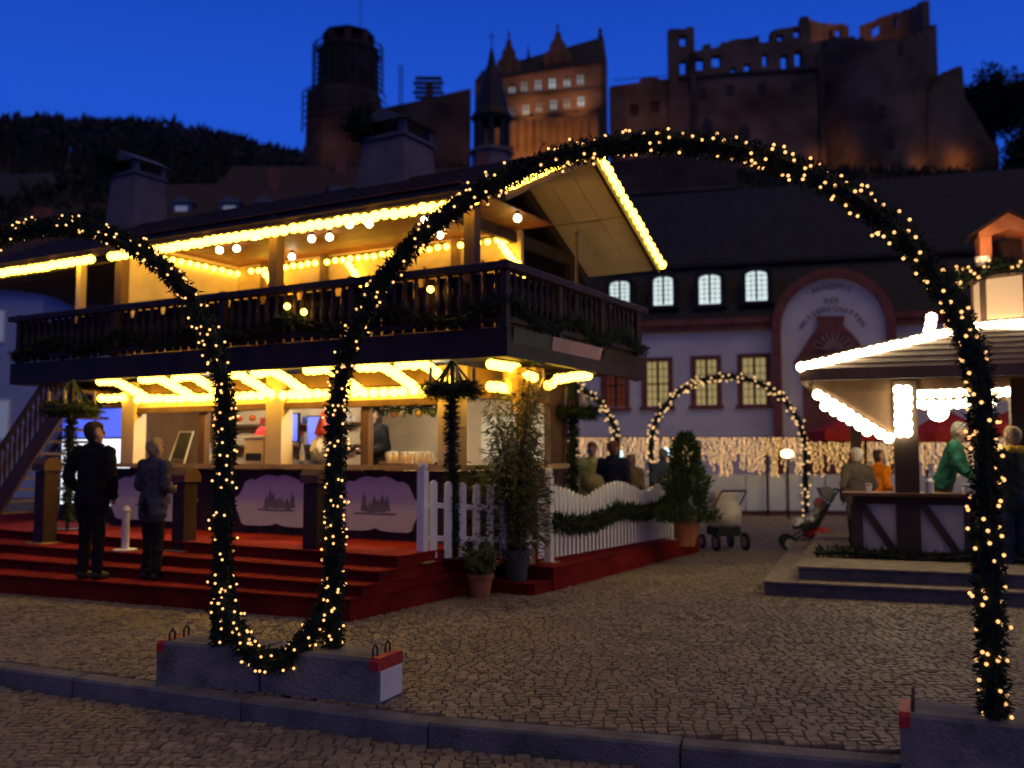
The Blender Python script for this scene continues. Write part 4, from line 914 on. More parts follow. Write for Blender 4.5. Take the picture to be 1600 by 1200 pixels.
# lantern
hx = [(RC[0] + .52 * math.cos(math.pi / 3 * i - math.pi / 2 + R(20) - R(14)), RC[1] + .52 * math.sin(math.pi / 3 * i - math.pi / 2 + R(20) - R(14))) for i in range(6)]
M_lant = emis('lantern_glow', (1.0, .60, .30), .55)
for i in range(6):
    a, b = hx[i], hx[(i + 1) % 6]
    pn = MB().beam((a[0], a[1], 3.57), (b[0], b[1], 3.57), .02, .66).build('lit_panel', M_lant, stall)
    MB().box(a[0] - .035, a[0] + .035, a[1] - .035, a[1] + .035, 3.2, 3.95).build('lantern_post', M_stallwood2, stall)
sp('lantern_roof', MB().lathe([(.64, 3.93), (.64, 3.97), (.36, 4.12)], 6, (RC[0], RC[1], 0), 0, -math.pi / 2 + R(6)), M_stallwood)
M_tur = mat('orange_turret_board', (.72, .26, .09), .7, .2, 5, .15)
tx, ty = RC[0] - .08, RC[1]
for s_ in (-1, 1): MB().box(tx + s_ * .28 - .07, tx + s_ * .28 + .07, ty - .28, ty + .28, 4.10, 4.48).build('turret_wall', M_tur, stall)
MB().prism([(tx - .36, 4.485), (tx - .2, 4.485), (tx - .2, 4.50), (tx, 4.56), (tx + .2, 4.50), (tx + .2, 4.485), (tx + .36, 4.485), (tx + .36, 4.55), (tx, 4.78), (tx - .36, 4.55)], ty - .28, ty + .28).build('turret_gable', M_tur, stall)
for s_ in (-1, 1): MB().beam((tx + s_ * .47, ty, 4.50), (tx, ty, 4.81), .66, .03).build('turret_roof', M_darkwood, stall)
MB().box(tx - .2, tx + .2, ty + .1, ty + .12, 4.1, 4.48).build('turret_back', M_stallwood, stall)
t = thing('spot_lamp', 'small pale spot lamp on the lantern roof aimed at the orange turret', 'lamp', sw(RC[0] - .42, RC[1] - .42, 4.06), ST_A)
MB().lathe([(.05, -.1), (.05, 0)], 8).build('bracket', M_black, t); MB().lathe([(.05, 0), (.09, .05), (.10, .12)], 10).build('lamp_head', mat('pale_metal2', (.5, .52, .5), .4, .1, 9, 0), t)
_d = bpy.data.lights.new('beam', 'SPOT'); _d.energy = 13; _d.color = (1, .56, .30); _d.spot_size = R(120); _d.spot_blend = .9; _d.shadow_soft_size = .06
_o = bpy.data.objects.new('beam', _d); COL.objects.link(_o); _o.parent = t; _o.location = (-.05, -.30, .10); _o.rotation_euler = (R(118), 0, R(-38))
# bulbs of the stall
hipa, hipb = Vector(E4[0]), Vector(T[0])
strip('white bulbs up the left hip of the pavilion roof', [(hipa + Vector((0, 0, .06)), hipa.lerp(hipb, .60) + Vector((0, 0, .06))), (hipa.lerp(hipb, .63) + Vector((0, 0, .06)), hipa.lerp(hipb, .97) + Vector((0, 0, .06)))], 'stall', W_, .035, .085)
strip('white bulbs round the foot of the lantern on the pavilion roof', [((hx[i][0] * 1.02 - .02 * RC[0], hx[i][1] * 1.02 - .02 * RC[1] - .06, 3.26), (hx[(i + 1) % 6][0] * 1.02 - .02 * RC[0], hx[(i + 1) % 6][1] * 1.02 - .02 * RC[1] - .06, 3.26)) for i in (4, 5, 0, 1)], 'stall', W_, .042, .08)
strip('white bulbs slanting down the corner bracket of the pavilion stall', [((.56, cy0 - .03, 2.37), (1.40, cy0 - .03, 1.80)), ((.66, cy0 - .03, 2.22), (1.15, cy0 - .03, 1.90))], 'stall', W_, .038, .085)
strip('white bulbs in two rows up the left post of the pavilion stall', [((1.53, cy0 - .07, 1.88), (1.53, cy0 - .07, 2.40)), ((1.62, cy0 - .07, 1.88), (1.62, cy0 - .07, 2.40))], 'stall', W_, .036, .075)
strip('white bulbs along the front beam inside the pavilion stall', [((1.80, cy0 + .05, 2.36), (2.75, cy0 + .05, 2.36)), ((3.1, cy0 + .05, 2.36), (4.05, cy0 + .05, 2.36))], 'stall', W_, .038, .085)
strip('white bulbs along the back beam inside the pavilion stall', [((1.3, 4.5, 2.36), (2.9, 4.5, 2.36)), ((3.2, 4.5, 2.36), (4.6, 4.5, 2.36))], 'stall', W_, .040, .09)
strip('short upright row of white bulbs on the roof left of the lantern', [((1.9, 1.9, 3.0), (1.95, 1.9, 3.34))], 'stall', W_, .040, .075)
t = thing('pendant_lamp', 'round glowing white lamp hanging inside the pavilion stall by the left post', 'lamp', sw(2.05, 2.6, 2.47))
MB().tube([(0, 0, 0), (0, 0, -.18)], .008, 6).build('cord', M_black, t); MB().ico((0, 0, -.30), .13, 2).build('globe', W_, t, smooth=True)
g = MB(); p = [Vector((RC[0] + .66 * math.cos(i * math.pi / 12), RC[1] + .66 * math.sin(i * math.pi / 12), 4.0 + .05 * math.sin(i * 1.6))) for i in range(25)]
t = thing('lantern_garland', 'fir garland with small lights round the lantern roof of the pavilion', 'garland', ST_O, ST_A)
g.tube(p, .04, 6, cap=False); fir_along(g, p, .07, 500, .09, .02); stuff(g.build('fir_garland', M_fir, t))
for i in range(70): a_ = rnd(0, 6.28); link('bulb', bulb_mesh(M_fairy, .02, 1), t, (RC[0] + rnd(.66, .78) * math.cos(a_), RC[1] + rnd(.66, .78) * math.sin(a_), 4.0 + rnd(-.1, .12)))
g = MB(); p = [Vector((.5 + i * .25, cy0 - .18, .36 + .03 * math.sin(i))) for i in range(19)]; g.tube(p, .03, 5); fir_along(g, p, .06, 350, .09, .02)
tag(g.build('fir_garland', M_fir, None, ST_O, ST_A), 'dark fir garland lying along the foot of the pavilion counter', 'garland')
t = thing('menu_board', 'bright white menu board leaning on the stall counter', 'sign', sw(2.62, cy0 + .1, 1.126), ST_A)
MB().beam((0, 0, .02), (.16, .08, .42), .05, .26).build('board', mat('bright_board', (.85, .85, .85), .6, .05, 9, 0), t); MB().beam((.05, .1, .0), (.17, .1, .40), .02, .02).build('prop', M_brown, t)
for i, (x, l) in enumerate(((1.15, 'left of the left post'), (2.25, 'before the green clad vendor'))):
    t = thing('paper_cup', 'white paper cup on the stall counter, %s' % l, 'cup', sw(x, cy0, 1.126)); MB().lathe([(.03, 0), (.042, .11)], 12).build('cup', M_white, t); MB().lathe([(.041, .085), (.041, .1)], 10).build('drink', M_brown, t)
t = thing('white_pump', 'small white dispenser bottle on the stall counter beside the left post', 'bottle', sw(1.86, cy0 + .12, 1.126)); MB().lathe([(.05, 0), (.05, .14), (.02, .18), (.015, .24)], 12).build('bottle', M_white, t); MB().beam((0, 0, .24), (.07, 0, .23), .015, .015).build('nozzle', M_white, t)
t = thing('serving_dish', 'shallow lit dish of food on the stall counter under the menu board', 'dish', sw(2.72, cy0 - .02, 1.126)); MB().lathe([(.10, 0), (.17, .04), (.16, .045), (.09, .012)], 16).build('dish', M_gold, t); MB().lathe([(.13, .02), (.10, .055), (.03, .07)], 10).build('food', mat('gingerbread', (.5, .30, .12), .8, .3, 12, .4), t)
# people round the stall
p = (4.866, 13.6, 1.646)
person('elderly person in a grey brown coat with white hair left of the stall counter', (p[0], p[1], .17), R(200), 1.52, cloth('graybrown', (.10, .075, .06)), cloth('dark_trousers', (.02, .018, .02)), M_hair['white'], ('pocket', 'pocket'), wide=1.15, vox=.024, hem=.6)
p = (5.438, 14.4, 1.582)
person('person in a bright orange jacket beyond the stall counter', (p[0], p[1], .17), R(110), 1.50, cloth('orange', (.75, .20, .01)), cloth('jeans', (.03, .035, .06)), M_hair['brown'], ('front', 'front'), wide=1.1, vox=.024, lean=.1)
person('vendor in a green jumper leaning over the stall counter', sw(2.05, 2.18, .32), R(55), 1.72, cloth('green', (.035, .16, .10)), cloth('brown_trousers', (.16, .09, .04)), M_hair['grey'], ('reach', 'reach'), lean=.30, vox=.022)
p = (6.058, 11.7, 1.757)
person('customer in dark green jacket and yellow scarf at the right edge of the stall', (p[0] - .10, p[1] - .25, .167), R(190), 1.76, cloth('darkgreen', (.03, .04, .028)), cloth('jeans', (.03, .035, .06)), M_hair['fair'], ('front', 'front'), wide=1.15, vox=.02, hem=.72, scarf=cloth('yellow', (.65, .42, .05)))

# red parasols
def parasol(label, loc, zr, rad):
    t = thing('red_parasol', label, 'parasol', loc, rnd(0, 1), 'red parasols behind the stall'); z = zr - loc[2]
    MB().tube([(0, 0, 0), (0, 0, z + .5)], .025, 8).lathe([(.28, 0), (.28, .06)], 12).build('pole', M_brown, t)
    c_ = MB(); m_ = mat('red_canvas', (.42, .025, .02), .8, .2, 4, .1)
    for k in range(8):
        a, b = k * math.pi / 4, (k + 1) * math.pi / 4; A2, B2 = Vector((rad * math.cos(a), rad * math.sin(a), z)), Vector((rad * math.cos(b), rad * math.sin(b), z)); T2 = Vector((0, 0, z + .45)); dn = Vector((0, 0, -.18))
        pn = MB().add([A2, B2, T2, A2 + dn, B2 + dn, T2 + Vector((0, 0, -.01))], [(0, 1, 2), (0, 3, 4, 1)]).build('canopy_panel', m_, t)
        MB().beam(A2 + Vector((0, 0, -.015)), T2 + Vector((0, 0, -.05)), .015, .015).build('rib', M_brown, t)
parasol('red parasol left of the stall post, behind the bulb lit bracket', ((6.429, 17.5, 1.834)[0], 17.5, 0), 2.02, 1.0)
parasol('red parasol seen under the stall roof behind the green clad vendor', ((8.372, 18.5, 1.847)[0], 18.5, 0), 2.02, .75)
parasol('red parasol at the right edge behind the customer with the yellow scarf', ((9.164, 17.0, 1.827)[0], 17, 0), 2.1, .9)

# ------------------------------------------------------------------ prams
def wheel(t, x, y, r):
    w = MB().tube([(x - .02, y, r), (x + .02, y, r)], r, 14).build('wheel', mat('tyre', (.02, .02, .02), .8, .2, 8, .1), t); MB().tube([(x - .026, y, r), (x + .026, y, r)], r * .6, 10).build('rim', mat('rim_grey', (.30, .30, .30), .4, .2, 8, 0), w)
M_prw = mat('quilted_white', (.66, .58, .50), .9, .12, 6, .3)
t = thing('pram', 'baby pram with a pale quilted cover seen from behind by the far conifer', 'pram', ((3.585, 16.4, 0.089)[0], 16.4, 0), R(12))
for x in (-.26, .26):
    wheel(t, x, .30, .12); wheel(t, x, -.28, .15)
    MB().tube([(x, -.28, .15), (x * .9, .1, .52), (x * .85, -.42, .98)], .014, 6).build('frame', M_black, t)
MB().tube([(-.22, -.42, .98), (-.2, -.46, 1.0), (.2, -.46, 1.0), (.22, -.42, .98)], .018, 8).build('handle', M_black, t)
blob([((-.13, -.05, .50), .16, (.13, -.05, .50), .16), ((0, -.05, .55), .20, (0, .25, .55), .18), ((-.12, -.08, .72), .15, (.12, -.08, .72), .15)], [((0, -.12, .62), (.27, .22, .26))], .03, 'cover', M_prw, t, smooth=6)
blob([((-.14, -.1, .90), .11, (.14, -.1, .90), .11)], [((0, 0, .86), (.26, .24, .17))], .03, 'hood', M_prw, t, smooth=6)
MB().box(-.2, .2, -.22, .25, .24, .38).build('basket', M_black, t)
t = thing('pushchair', 'black pushchair with large wheels facing left beside the stall steps', 'pram', ((5.007, 16.2, 0.108)[0], 16.2, 0), R(80))
for x in (-.24, .24):
    wheel(t, x, .38, .10) if False else wheel(t, x, -.30, .15); wheel(t, x, .38, .13)
    MB().tube([(x, .40, .13), (x, .0, .40), (x, -.42, 1.02)], .014, 6).build('frame', M_black, t); MB().tube([(x, -.30, .15), (x, -.05, .44)], .014, 6).build('frame', M_black, t)
MB().tube([(-.24, -.42, 1.02), (.24, -.42, 1.02)], .018, 8).build('handle', M_black, t)
MB().prismx([(-.30, .78), (-.10, .40), (.30, .36), (.30, .41), (-.05, .46), (-.25, .80)], -.19, .19).build('seat', M_black, t)
MB().prismx([(-.40, .95), (-.30, 1.06), (-.12, 1.04), (-.18, .90), (-.32, .80)], -.2, .2).build('hood', mat('grey_canvas', (.16, .16, .18), .8, .2, 8, .2), t)
o = blob([((0, -.22, .30), .09, (0, .06, .28), .09)], [((0, -.1, .30), (.16, .2, .1))], .024, 'red_bag', mat('red_nylon', (.55, .03, .02), .6, .2, 8, .1), None, t.location, R(80)); tag(o, 'red bag hanging under the pushchair seat', 'bag')
# baby
P0 = t.location.copy()
b_ = blob([((0, -.10, .66), .06, (0, -.04, .52), .07), ((-.04, -.02, .48), .045, (-.06, .20, .48), .04), ((.04, -.02, .48), .045, (.06, .20, .48), .04), ((-.08, -.08, .64), .03, (-.12, .06, .58), .025), ((.08, -.08, .64), .03, (.12, .06, .58), .025)], [((0, -.12, .78), (.075, .08, .09)), ((0, -.045, .775), (.012, .015, .014))], .014, 'person', M_skin, None, P0, R(80))
tag(b_, 'baby in a pink hat reclining in the pushchair', 'person')
blob([], [((0, -.14, .815), (.09, .085, .075))], .016, 'pink_hat', mat('pink_wool', (.55, .16, .16), .9, .2, 15, .3), b_)
blob([((0, -.09, .64), .085, (0, -.04, .54), .09), ((-.08, -.08, .64), .04, (-.12, .03, .59), .036), ((.08, -.08, .64), .04, (.12, .03, .59), .036)], [], .016, 'grey_cardigan', cloth('paleknit', (.30, .28, .27)), b_)
for s_ in (-1, 1): MB().ico((0, 0, 0), .009, 1).build('eye', M_eye, b_, (s_ * .026, -.043, .79))
o = blob([((-.10, .02, .53), .07, (.10, .02, .53), .07), ((-.10, .18, .50), .06, (.10, .18, .50), .06), ((-.12, .22, .48), .045, (-.12, .28, .34), .03), ((.05, .24, .48), .06, (.05, .30, .36), .04)], [], .02, 'baby_blanket', mat('white_fleece', (.72, .68, .60), .95, .08, 8, .3), None, P0, R(80)); tag(o, 'white blanket over the legs of the baby in the pushchair', 'blanket')

# ------------------------------------------------------------------ ice rink boards and curtain of icicle lights
rink = thing('rink_barrier', 'pale ice rink barrier of upright panels on a dark plinth behind the prams', 'barrier', (0, 25.6, 0))
M_rp = mat('pale_green_panel', (.62, .73, .69), .5, .1, 2, .05)
for i in range(15): MB().box(-1.2 + i * 1.06, -1.2 + i * 1.06 + 1.02, 0, .05, .12, 1.02).build('barrier_panel', M_rp, rink)
MB().box(-1.3, 14.8, -.03, .09, -.01, .115).build('plinth', mat('red_brown_plinth', (.10, .04, .035), .8, .2, 5, .2), rink); MB().box(-1.3, 14.8, -.01, .07, 1.022, 1.07).build('rail', M_rp, rink)
ic = thing('icicle_light_curtain', 'long hanging curtain of warm icicle lights above the ice rink barrier', 'light curtain', (0, 25.2, 0))
for i in range(8): MB().tube([(.4 + i * 2.1, .1, 0), (.4 + i * 2.1, .1, 2.1)], .035, 6).build('post', M_black, ic)
MB().tube([(.4 + i * 1.05, 0, 2.04 + (.02 if i % 2 else 0)) for i in range(15)], .012, 5).build('cable', M_black, ic)
ib = MB(); iw = MB(); x = .6
while x < 14.6:
    L = random.choice((.45, .65, .85, .95, .95)) * rnd(.9, 1.08); iw.beam((x, 0, 2.04), (x, 0, 2.04 - L), .004, .004); z = 0
    while z < L: ib.ico((x + rnd(-.03, .03), rnd(-.02, .02), 2.02 - z), .0195, 0); z += rnd(.045, .08)
    x += rnd(.05, .085)
stuff(ib.build('icicle_bulbs', emis('icicle_bulb', (1, .56, .18), 1.7), ic)); stuff(iw.build('wire', M_fircore, ic))
def lamp_post(label, x, y, z, col, s, r):
    t = thing('lamp_post', label, 'lamp', (x, y, 0)); MB().tube([(0, 0, 0), (0, 0, z - .1)], .03, 8).build('pole', M_black, t); MB().lathe([(.02, z - .1), (r, z - .06), (r, z + .05), (.03, z + .1)], 10).build('lamp_head', emis('lamp_' + '_'.join('%d' % (c * 9) for c in col), col, s), t)
p = (6.948, 24.3, 1.619); lamp_post('warm glowing globe lamp in front of the icicle lights', p[0], 24.3, p[2], (1, .60, .25), 14, .15)
for px_, l in (((2.687, 24.2, 1.619), 'left'), ((3.862, 24.2, 1.667), 'right')): lamp_post('cold white small lamp in front of the icicle lights, %s one' % l, px_[0], 24.2, px_[2], (.55, .9, .95), 3, .10)

# ------------------------------------------------------------------ the academy building
BO_, BA_ = Vector((*(4.124, 31.0), 0)), R(-16)
ac = thing('academy_building', 'long pale building with red stone trim, slate roof with lit dormers and round arched portal', 'building', BO_, BA_)
M_wall = mat('pale_render', (.80, .77, .66), .9, .10, .8, .15); M_sand = mat('red_sandstone', (.24, .085, .06), .85, .25, 3, .3); M_slate = mat('slate_roof', (.022, .021, .023), .6, .35, 5, .5, 14)
ZC0, ZC1 = (2.083, -0.0, 5.513)[2], (2.088, -0.0, 5.883)[2]
WX0, WX1 = -9.0, 17.0
wins = []
for pa, pb, in (((0.214, -0.0, 4.599), (0.939, -0.0, 3.158)), ((1.788, -0.0, 4.619), (2.467, -0.0, 3.177)), ((3.241, -0.0, 4.64), (3.974, -0.0, 3.176)), ((-1.128, -0.0, 4.572), (-0.465, -0.0, 3.136)), ((-2.786, -0.0, 4.53), (-2.098, -0.0, 3.116))): wins.append((pa[0], pb[0], pb[2], pa[2]))
PX0, PX1 = (4.444, -0.0, 4.586)[0], (7.466, -0.0, 4.503)[0]
def wall_with_holes(holes, x0, x1, z0, z1, y0, y1, name, m, par):
    xs = sorted({x0, x1} | {h[0] for h in holes} | {h[1] for h in holes})
    mb = MB()
    for a, b in zip(xs, xs[1:]):
        cuts = sorted([(h[2], h[3]) for h in holes if h[0] <= a + 1e-6 and h[1] >= b - 1e-6]); z = z0
        for c, d in cuts: mb.box(a, b, y0, y1, z, c); z = d
        mb.box(a, b, y0, y1, z, z1)
    return mb.build(name, m, par)
holes = [w for w in wins]
wall_with_holes(holes, WX0, PX0 - .25, -.2, ZC0, 0, .5, 'wall', M_wall, ac)
wall_with_holes([], PX1 + .25, WX1, -.2, ZC0, 0, .5, 'wall', M_wall, ac)
MB().box(WX0 - .2, PX0 - .3, -.22, .4, ZC0, ZC0 + .18).box(WX0 - .2, PX0 - .3, -.30, .4, ZC0 + .181, ZC1).build('cornice', M_sand, ac)
MB().box(PX1 + .3, WX1, -.22, .4, ZC0, ZC0 + .18).box(PX1 + .3, WX1, -.30, .4, ZC0 + .181, ZC1).build('cornice', M_sand, ac)
for i, (a, b, c, d) in enumerate(wins):
    lit = emis('window_yellow', (.85, .64, .26), .36) if i < 3 else emis('window_red', (.5, .12, .04), .10)
    f = MB(); f.box(a - .14, a + .02, -.05, .3, c - .02, d + .12); f.box(b - .02, b + .14, -.05, .3, c - .02, d + .12); f.box(a + .021, b - .021, -.05, .3, d, d + .12); f.box(a - .2, b + .2, -.10, .3, c - .14, c - .021)
    w = f.build('window', M_sand, ac)
    MB().box(a + .02, b - .02, .22, .24, c, d).build('pane', lit, w)
    g = MB(); g.box((a + b) / 2 - .04, (a + b) / 2 + .04, .15, .2, c, d); g.box(a, b, .15, .2, c + (d - c) * .5 - .025, c + (d - c) * .5 + .025)
    for k in (.25, .75): g.box(a + (b - a) * k - .012, a + (b - a) * k + .012, .16, .19, c, d)
    for k in range(1, 6): g.box(a, b, .165, .185, c + (d - c) * k / 6 - .01, c + (d - c) * k / 6 + .01)
    g.build('muntin', M_darkwood, w)
# mansard roof
ZM, ZR = (2.041, 0.9, 7.752)[2], (1.716, 5.5, 11.539)[2]
mb = MB().prismx([(-.25, ZC1 + .01), (.9, ZM), (5.5, ZR), (11, ZM), (11.5, ZC1 + .01)], WX0 - .2, WX1); mb.build('roof', M_slate, ac)
MB().box(WX0 - .2, WX1, .74, .92, ZM, ZM + .12).build('roof_moulding', M_darkwood, ac)
M_dw = emis('dormer_window_light', (.76, .92, .90), 1.0)
for pa, pb in (((-0.938, -0.0, 7.274), (-0.289, -0.0, 6.481)), ((0.492, -0.0, 7.35), (1.121, -0.0, 6.441)), ((1.947, -0.0, 7.337), (2.617, -0.0, 6.417)), ((3.406, 0.0, 7.385), (4.055, -0.0, 6.455))):
    a, b, c, d = pa[0], pb[0], pb[2], pa[2]; m_ = (a + b) / 2; hw = (b - a) / 2
    D = MB(); D.box(a - .16, a, -.12, 1.0, c - .05, d - .1); D.box(b, b + .16, -.12, 1.0, c - .05, d - .1); D.box(a - .2, b + .2, -.2, .9, c - .16, c - .05)
    arc = [(m_ + (hw + .16) * math.cos(t), d - .12 + .26 * math.sin(t)) for t in [math.pi * i / 10 for i in range(11)]] + [(m_ - hw * math.cos(t), d - .12 + .12 * math.sin(t)) for t in [math.pi * i / 10 for i in range(11)]]
    D.prism(arc, -.14, 1.0); dm = D.build('dormer', M_slate, ac)
    MB().prism([(a, c - .04), (b, c - .04)] + [(m_ + hw * math.cos(t), d - .13 + .12 * math.sin(t)) for t in [math.pi * i / 8 for i in range(9)]], .02, .04).build('pane', M_dw, dm)
    g = MB(); g.box(m_ - .035, m_ + .035, -.04, 0, c, d); 
    for k in (.25, .75): g.box(a + (b - a) * k - .012, a + (b - a) * k + .012, -.03, .0, c, d - .08)
    for k in range(1, 6): g.box(a, b, -.025, -.005, c + (d - c) * k / 6 - .011, c + (d - c) * k / 6 + .011)
    g.build('muntin', M_darkwood, dm)
# portal bay with arched gable
ps, pt, pb_ = (5.961, -0.0, 5.495), (5.995, -0.0, 6.927), (PX0, PX1)
pc = (PX0 + PX1) / 2; pr = (PX1 - PX0) / 2; zs = pt[2] - pr * .98
def arcpts(r, n=24, rz=None): return [(pc + r * math.cos(math.pi * i / n), zs + (rz or r) * math.sin(math.pi * i / n)) for i in range(n + 1)]
MB().prism([(PX1, -.2)] + arcpts(pr) + [(PX0, -.2)], .0, .8).build('portal_wall', M_wall, ac, (0, -.45, 0))
o_, i_ = arcpts(pr + .27), arcpts(pr + .0)
MB().prism([(pc + pr + .27, -.2)] + o_ + [(pc - pr - .27, -.2), (pc - pr, -.2)] + i_[::-1] + [(pc + pr, -.2)], -.22, .82).build('portal_arch', M_sand, ac, (0, -.45, 0))
def P_(px): return px
shp = [(4.803, -0.0, 4.377), (5.236, 0.0, 5.062), (5.548, -0.0, 5.51), (5.479, -0.0, 5.792), (6.304, 0.0, 5.76), (6.26, -0.0, 5.484), (6.62, -0.0, 5.057), (7.079, -0.0, 4.318)]
MB().prism([(p[0], p[2]) for p in shp], -.16, -.004).build('portal_pediment', M_sand, ac, (0, -.45, 0))
sc_ = (5.944, -0.0, 4.743); sh_ = MB()
for k in range(9):
    a_ = math.pi * (k + .5) / 9; sh_.beam((sc_[0], -.19, sc_[2]), (sc_[0] + .52 * math.cos(a_), -.19, sc_[2] + .52 * math.sin(a_)), .09, .06)
sh_.build('carved_shell', mat('shell_stone', (.34, .26, .18), .8, .2, 6, .2), ac, (0, -.45, 0))
dr = MB().box(pc - .9, pc + .9, -.12, -.004, -.2, sc_[2] - .4); dr.build('portal_door', M_sand, ac, (0, -.45, 0))
# gilded inscription
def letters(text, cx, cz, rad, a0, a1, size, straight=False):
    out = MB(); n = len(text)
    for i, chh in enumerate(text):
        if chh == ' ': continue
        cu = bpy.data.curves.new('t', 'FONT'); cu.body = chh; cu.size = size; cu.extrude = .012; cu.align_x = 'CENTER'; cu.resolution_u = 2
        ob = bpy.data.objects.new('t', cu); me = bpy.data.meshes.new_from_object(ob); bpy.data.objects.remove(ob)
        if straight: M = Matrix.Translation((cx + (i - (n - 1) / 2) * size * .75, -.02, cz)) @ Matrix.Rotation(math.pi / 2, 4, 'X')
        else:
            a_ = a0 + (a1 - a0) * i / (n - 1); M = Matrix.Translation((cx + rad * math.cos(a_), -.02, cz + rad * math.sin(a_))) @ Matrix.Rotation(math.pi / 2, 4, 'X') @ Matrix.Rotation(a_ - math.pi / 2, 4, 'Z')
        out.add([M @ v.co for v in me.vertices], [tuple(p.vertices) for p in me.polygons])
    return out.build('inscription', mat('gilt_letter', (.30, .25, .10), .5, .1, 8, 0), ac, (0, -.45, 0))
rr = pr
letters('AKADEMIE', pc, zs, rr * .78, R(114), R(66), .24); letters('DER', pc, zs + rr * .50, 0, 0, 0, .20, True); letters('WISSENSCHAFTEN', pc, zs - rr * .28, rr * .62, R(150), R(30), .22)

# ------------------------------------------------------------------ town houses behind
def house(label, loc, rz, w, d, hw, hr, mw, mr, wn_=()):
    t = thing('town_house', label, 'house', loc, rz)
    MB().box(-w / 2, w / 2, 0, d, -3, hw).build('wall', mw, t); MB().prismx([(-.4, hw - .1), (d / 2, hr), (d + .4, hw - .1)], -w / 2 - .3, w / 2 + .3).build('roof', mr, t)
    for (x, z, ww, hh, m_) in wn_:
        f = MB().box(x - ww / 2 - .08, x + ww / 2 + .08, -.05, .02, z - .08, z + hh + .08).build('window', M_white, t); MB().box(x - ww / 2, x + ww / 2, -.07, -.052, z, z + hh).build('pane', m_, f)
        MB().box(x - .03, x + .03, -.09, -.071, z, z + hh).build('mullion', M_white, f)
    MB().box(w * .2, w * .2 + .7, d * .4, d * .4 + .7, hw, hr + .8).build('chimney', M_sand, t)
    return t
M_bluewall = mat('pale_blue_render', (.34, .42, .62), .9, .08, 2, .1); M_dkwall = mat('dim_render', (.22, .17, .15), .9, .15, 2, .1); M_tile = mat('dark_tile', (.06, .035, .03), .75, .3, 8, .5, 12); M_dimw = emis('dim_window', (.35, .4, .6), .25)
hz = (-19.397, 36.0, 7.963)
house('pale blue house with a white framed window at the left edge behind the balcony', (-20.7, 36, 0), R(8), 5.6, 9, hz[2], hz[2] + 3.2, M_bluewall, M_tile, [(.95, 5.9, .9, 1.1, M_dimw), (1.2, 2.2, 1.0, 1.4, M_dimw), (-1.2, 5.9, .9, 1.1, M_dimw)])
house('dark roofed house behind the left end of the chalet', (-17.0, 44, 0), R(-6), 10, 10, 8.0, 11.5, M_dkwall, M_tile, [(-2, 5, 1, 1.4, M_dimw), (1, 5, 1, 1.4, M_dimw)])
for lab, px_, d_, w_, hw_, hr_ in (('low dark house with a pale dormer above the chalet roof, leftmost of the row', (-19.331, 62.0, 18.036), 62, 12, None, 3.6), ('dark tiled house in the middle of the row above the chalet roof', (-15.224, 66.0, 19.916), 66, 11, None, 4.2), ('dark tiled house between the chalet chimney and the church spire', (-5.699, 70.0, 21.026), 70, 12, None, 4.2)):
    h0 = px_[2] - 1.0
    t = house(lab, (px_[0], d_, 0), R(rnd(-12, 4)), w_, 9, h0, h0 + hr_, M_dkwall, M_tile)
    for k, x in enumerate((-2.6, .6, 2.9)):
        dm = MB().box(x - .7, x + .7, .6, 3, h0, h0 + 1.2).prism([(x - .85, h0 + 1.201), (x + .85, h0 + 1.201), (x, h0 + 1.7)], .5, 3).build('dormer', mat('bluish_slate', (.12, .13, .17), .5, .2, 6, .2), t); MB().box(x - .4, x + .4, .57, .598, h0 + .2, h0 + 1.0).build('pane', M_dimw, dm)
t = thing('church_spire', 'dark slate church spire with a flared skirt and open belfry before the castle', 'church tower', ((-2.071, 95.0, 33.231)[0], 95, 0))
zt_, zf_, zb_ = (-2.086, 95.0, 43.089)[2], (-2.074, 95.0, 35.549)[2], (-2.07, 95.0, 32.901)[2]
MB().lathe([(1.9, zf_ - .4), (2.15, zf_), (1.6, zf_ + 1.0), (1.3, zf_ + 2.6), (1.0, zf_ + 4.0), (.45, zf_ + 5.6), (.2, zt_ - .6), (.03, zt_)], 8).build('spire', M_slate, t)
for k in range(8): a_ = k * math.pi / 4; MB().tube([(1.55 * math.cos(a_), 1.55 * math.sin(a_), zb_ - 3), (1.55 * math.cos(a_), 1.55 * math.sin(a_), zf_ - .41)], .28, 6).build('belfry_post', M_slate, t)
MB().lathe([(2.0, 0), (2.0, zb_ - 1.2), (2.3, zb_ - 1.1), (2.3, zb_ - .8), (1.2, zb_ - .6)], 8).build('tower_shaft', M_dkwall, t); MB().tube([(0, 0, zt_ - .1), (0, 0, zt_ + 1.5)], .05, 5).beam((-.4, 0, zt_ + 1), (.4, 0, zt_ + 1), .06, .06).build('cross', M_black, t)

# ------------------------------------------------------------------ castle hill
def sst(a, b, x): t = max(0, min(1, (x - a) / (b - a))); return t * t * (3 - 2 * t)
def hillz(x, y):
    z = 51 * sst(48, 172, y) * (1 - .0 * x)
    wl_ = 1 - sst(-78, -28, x); z += wl_ * (max(0, y - 165) / 185) * (62 + 2.0 * math.sin(x * .03) - 9 * sst(-130, -70, x)) * (1 if y < 352 else max(0, 1 - (y - 352) / 120))
    wr_ = sst(82, 100, x); z += wr_ * 6 * sst(165, 220, y)
    return z - 1.2 + .9 * math.sin(x * .19) * math.sin(y * .16) * sst(50, 80, y)
mb = MB(); nx, ny = 110, 90; x0, x1, y0, y1 = -300, 260, 46, 470
for j in range(ny):
    for i in range(nx): x = x0 + (x1 - x0) * i / (nx - 1); y = y0 + (y1 - y0) * j / (ny - 1); mb.v.append((x, y, hillz(x, y)))
for j in range(ny - 1):
    for i in range(nx - 1): a = j * nx + i; mb.f.append([a, a + 1, a + nx + 1, a + nx]); mb.m.append(0)
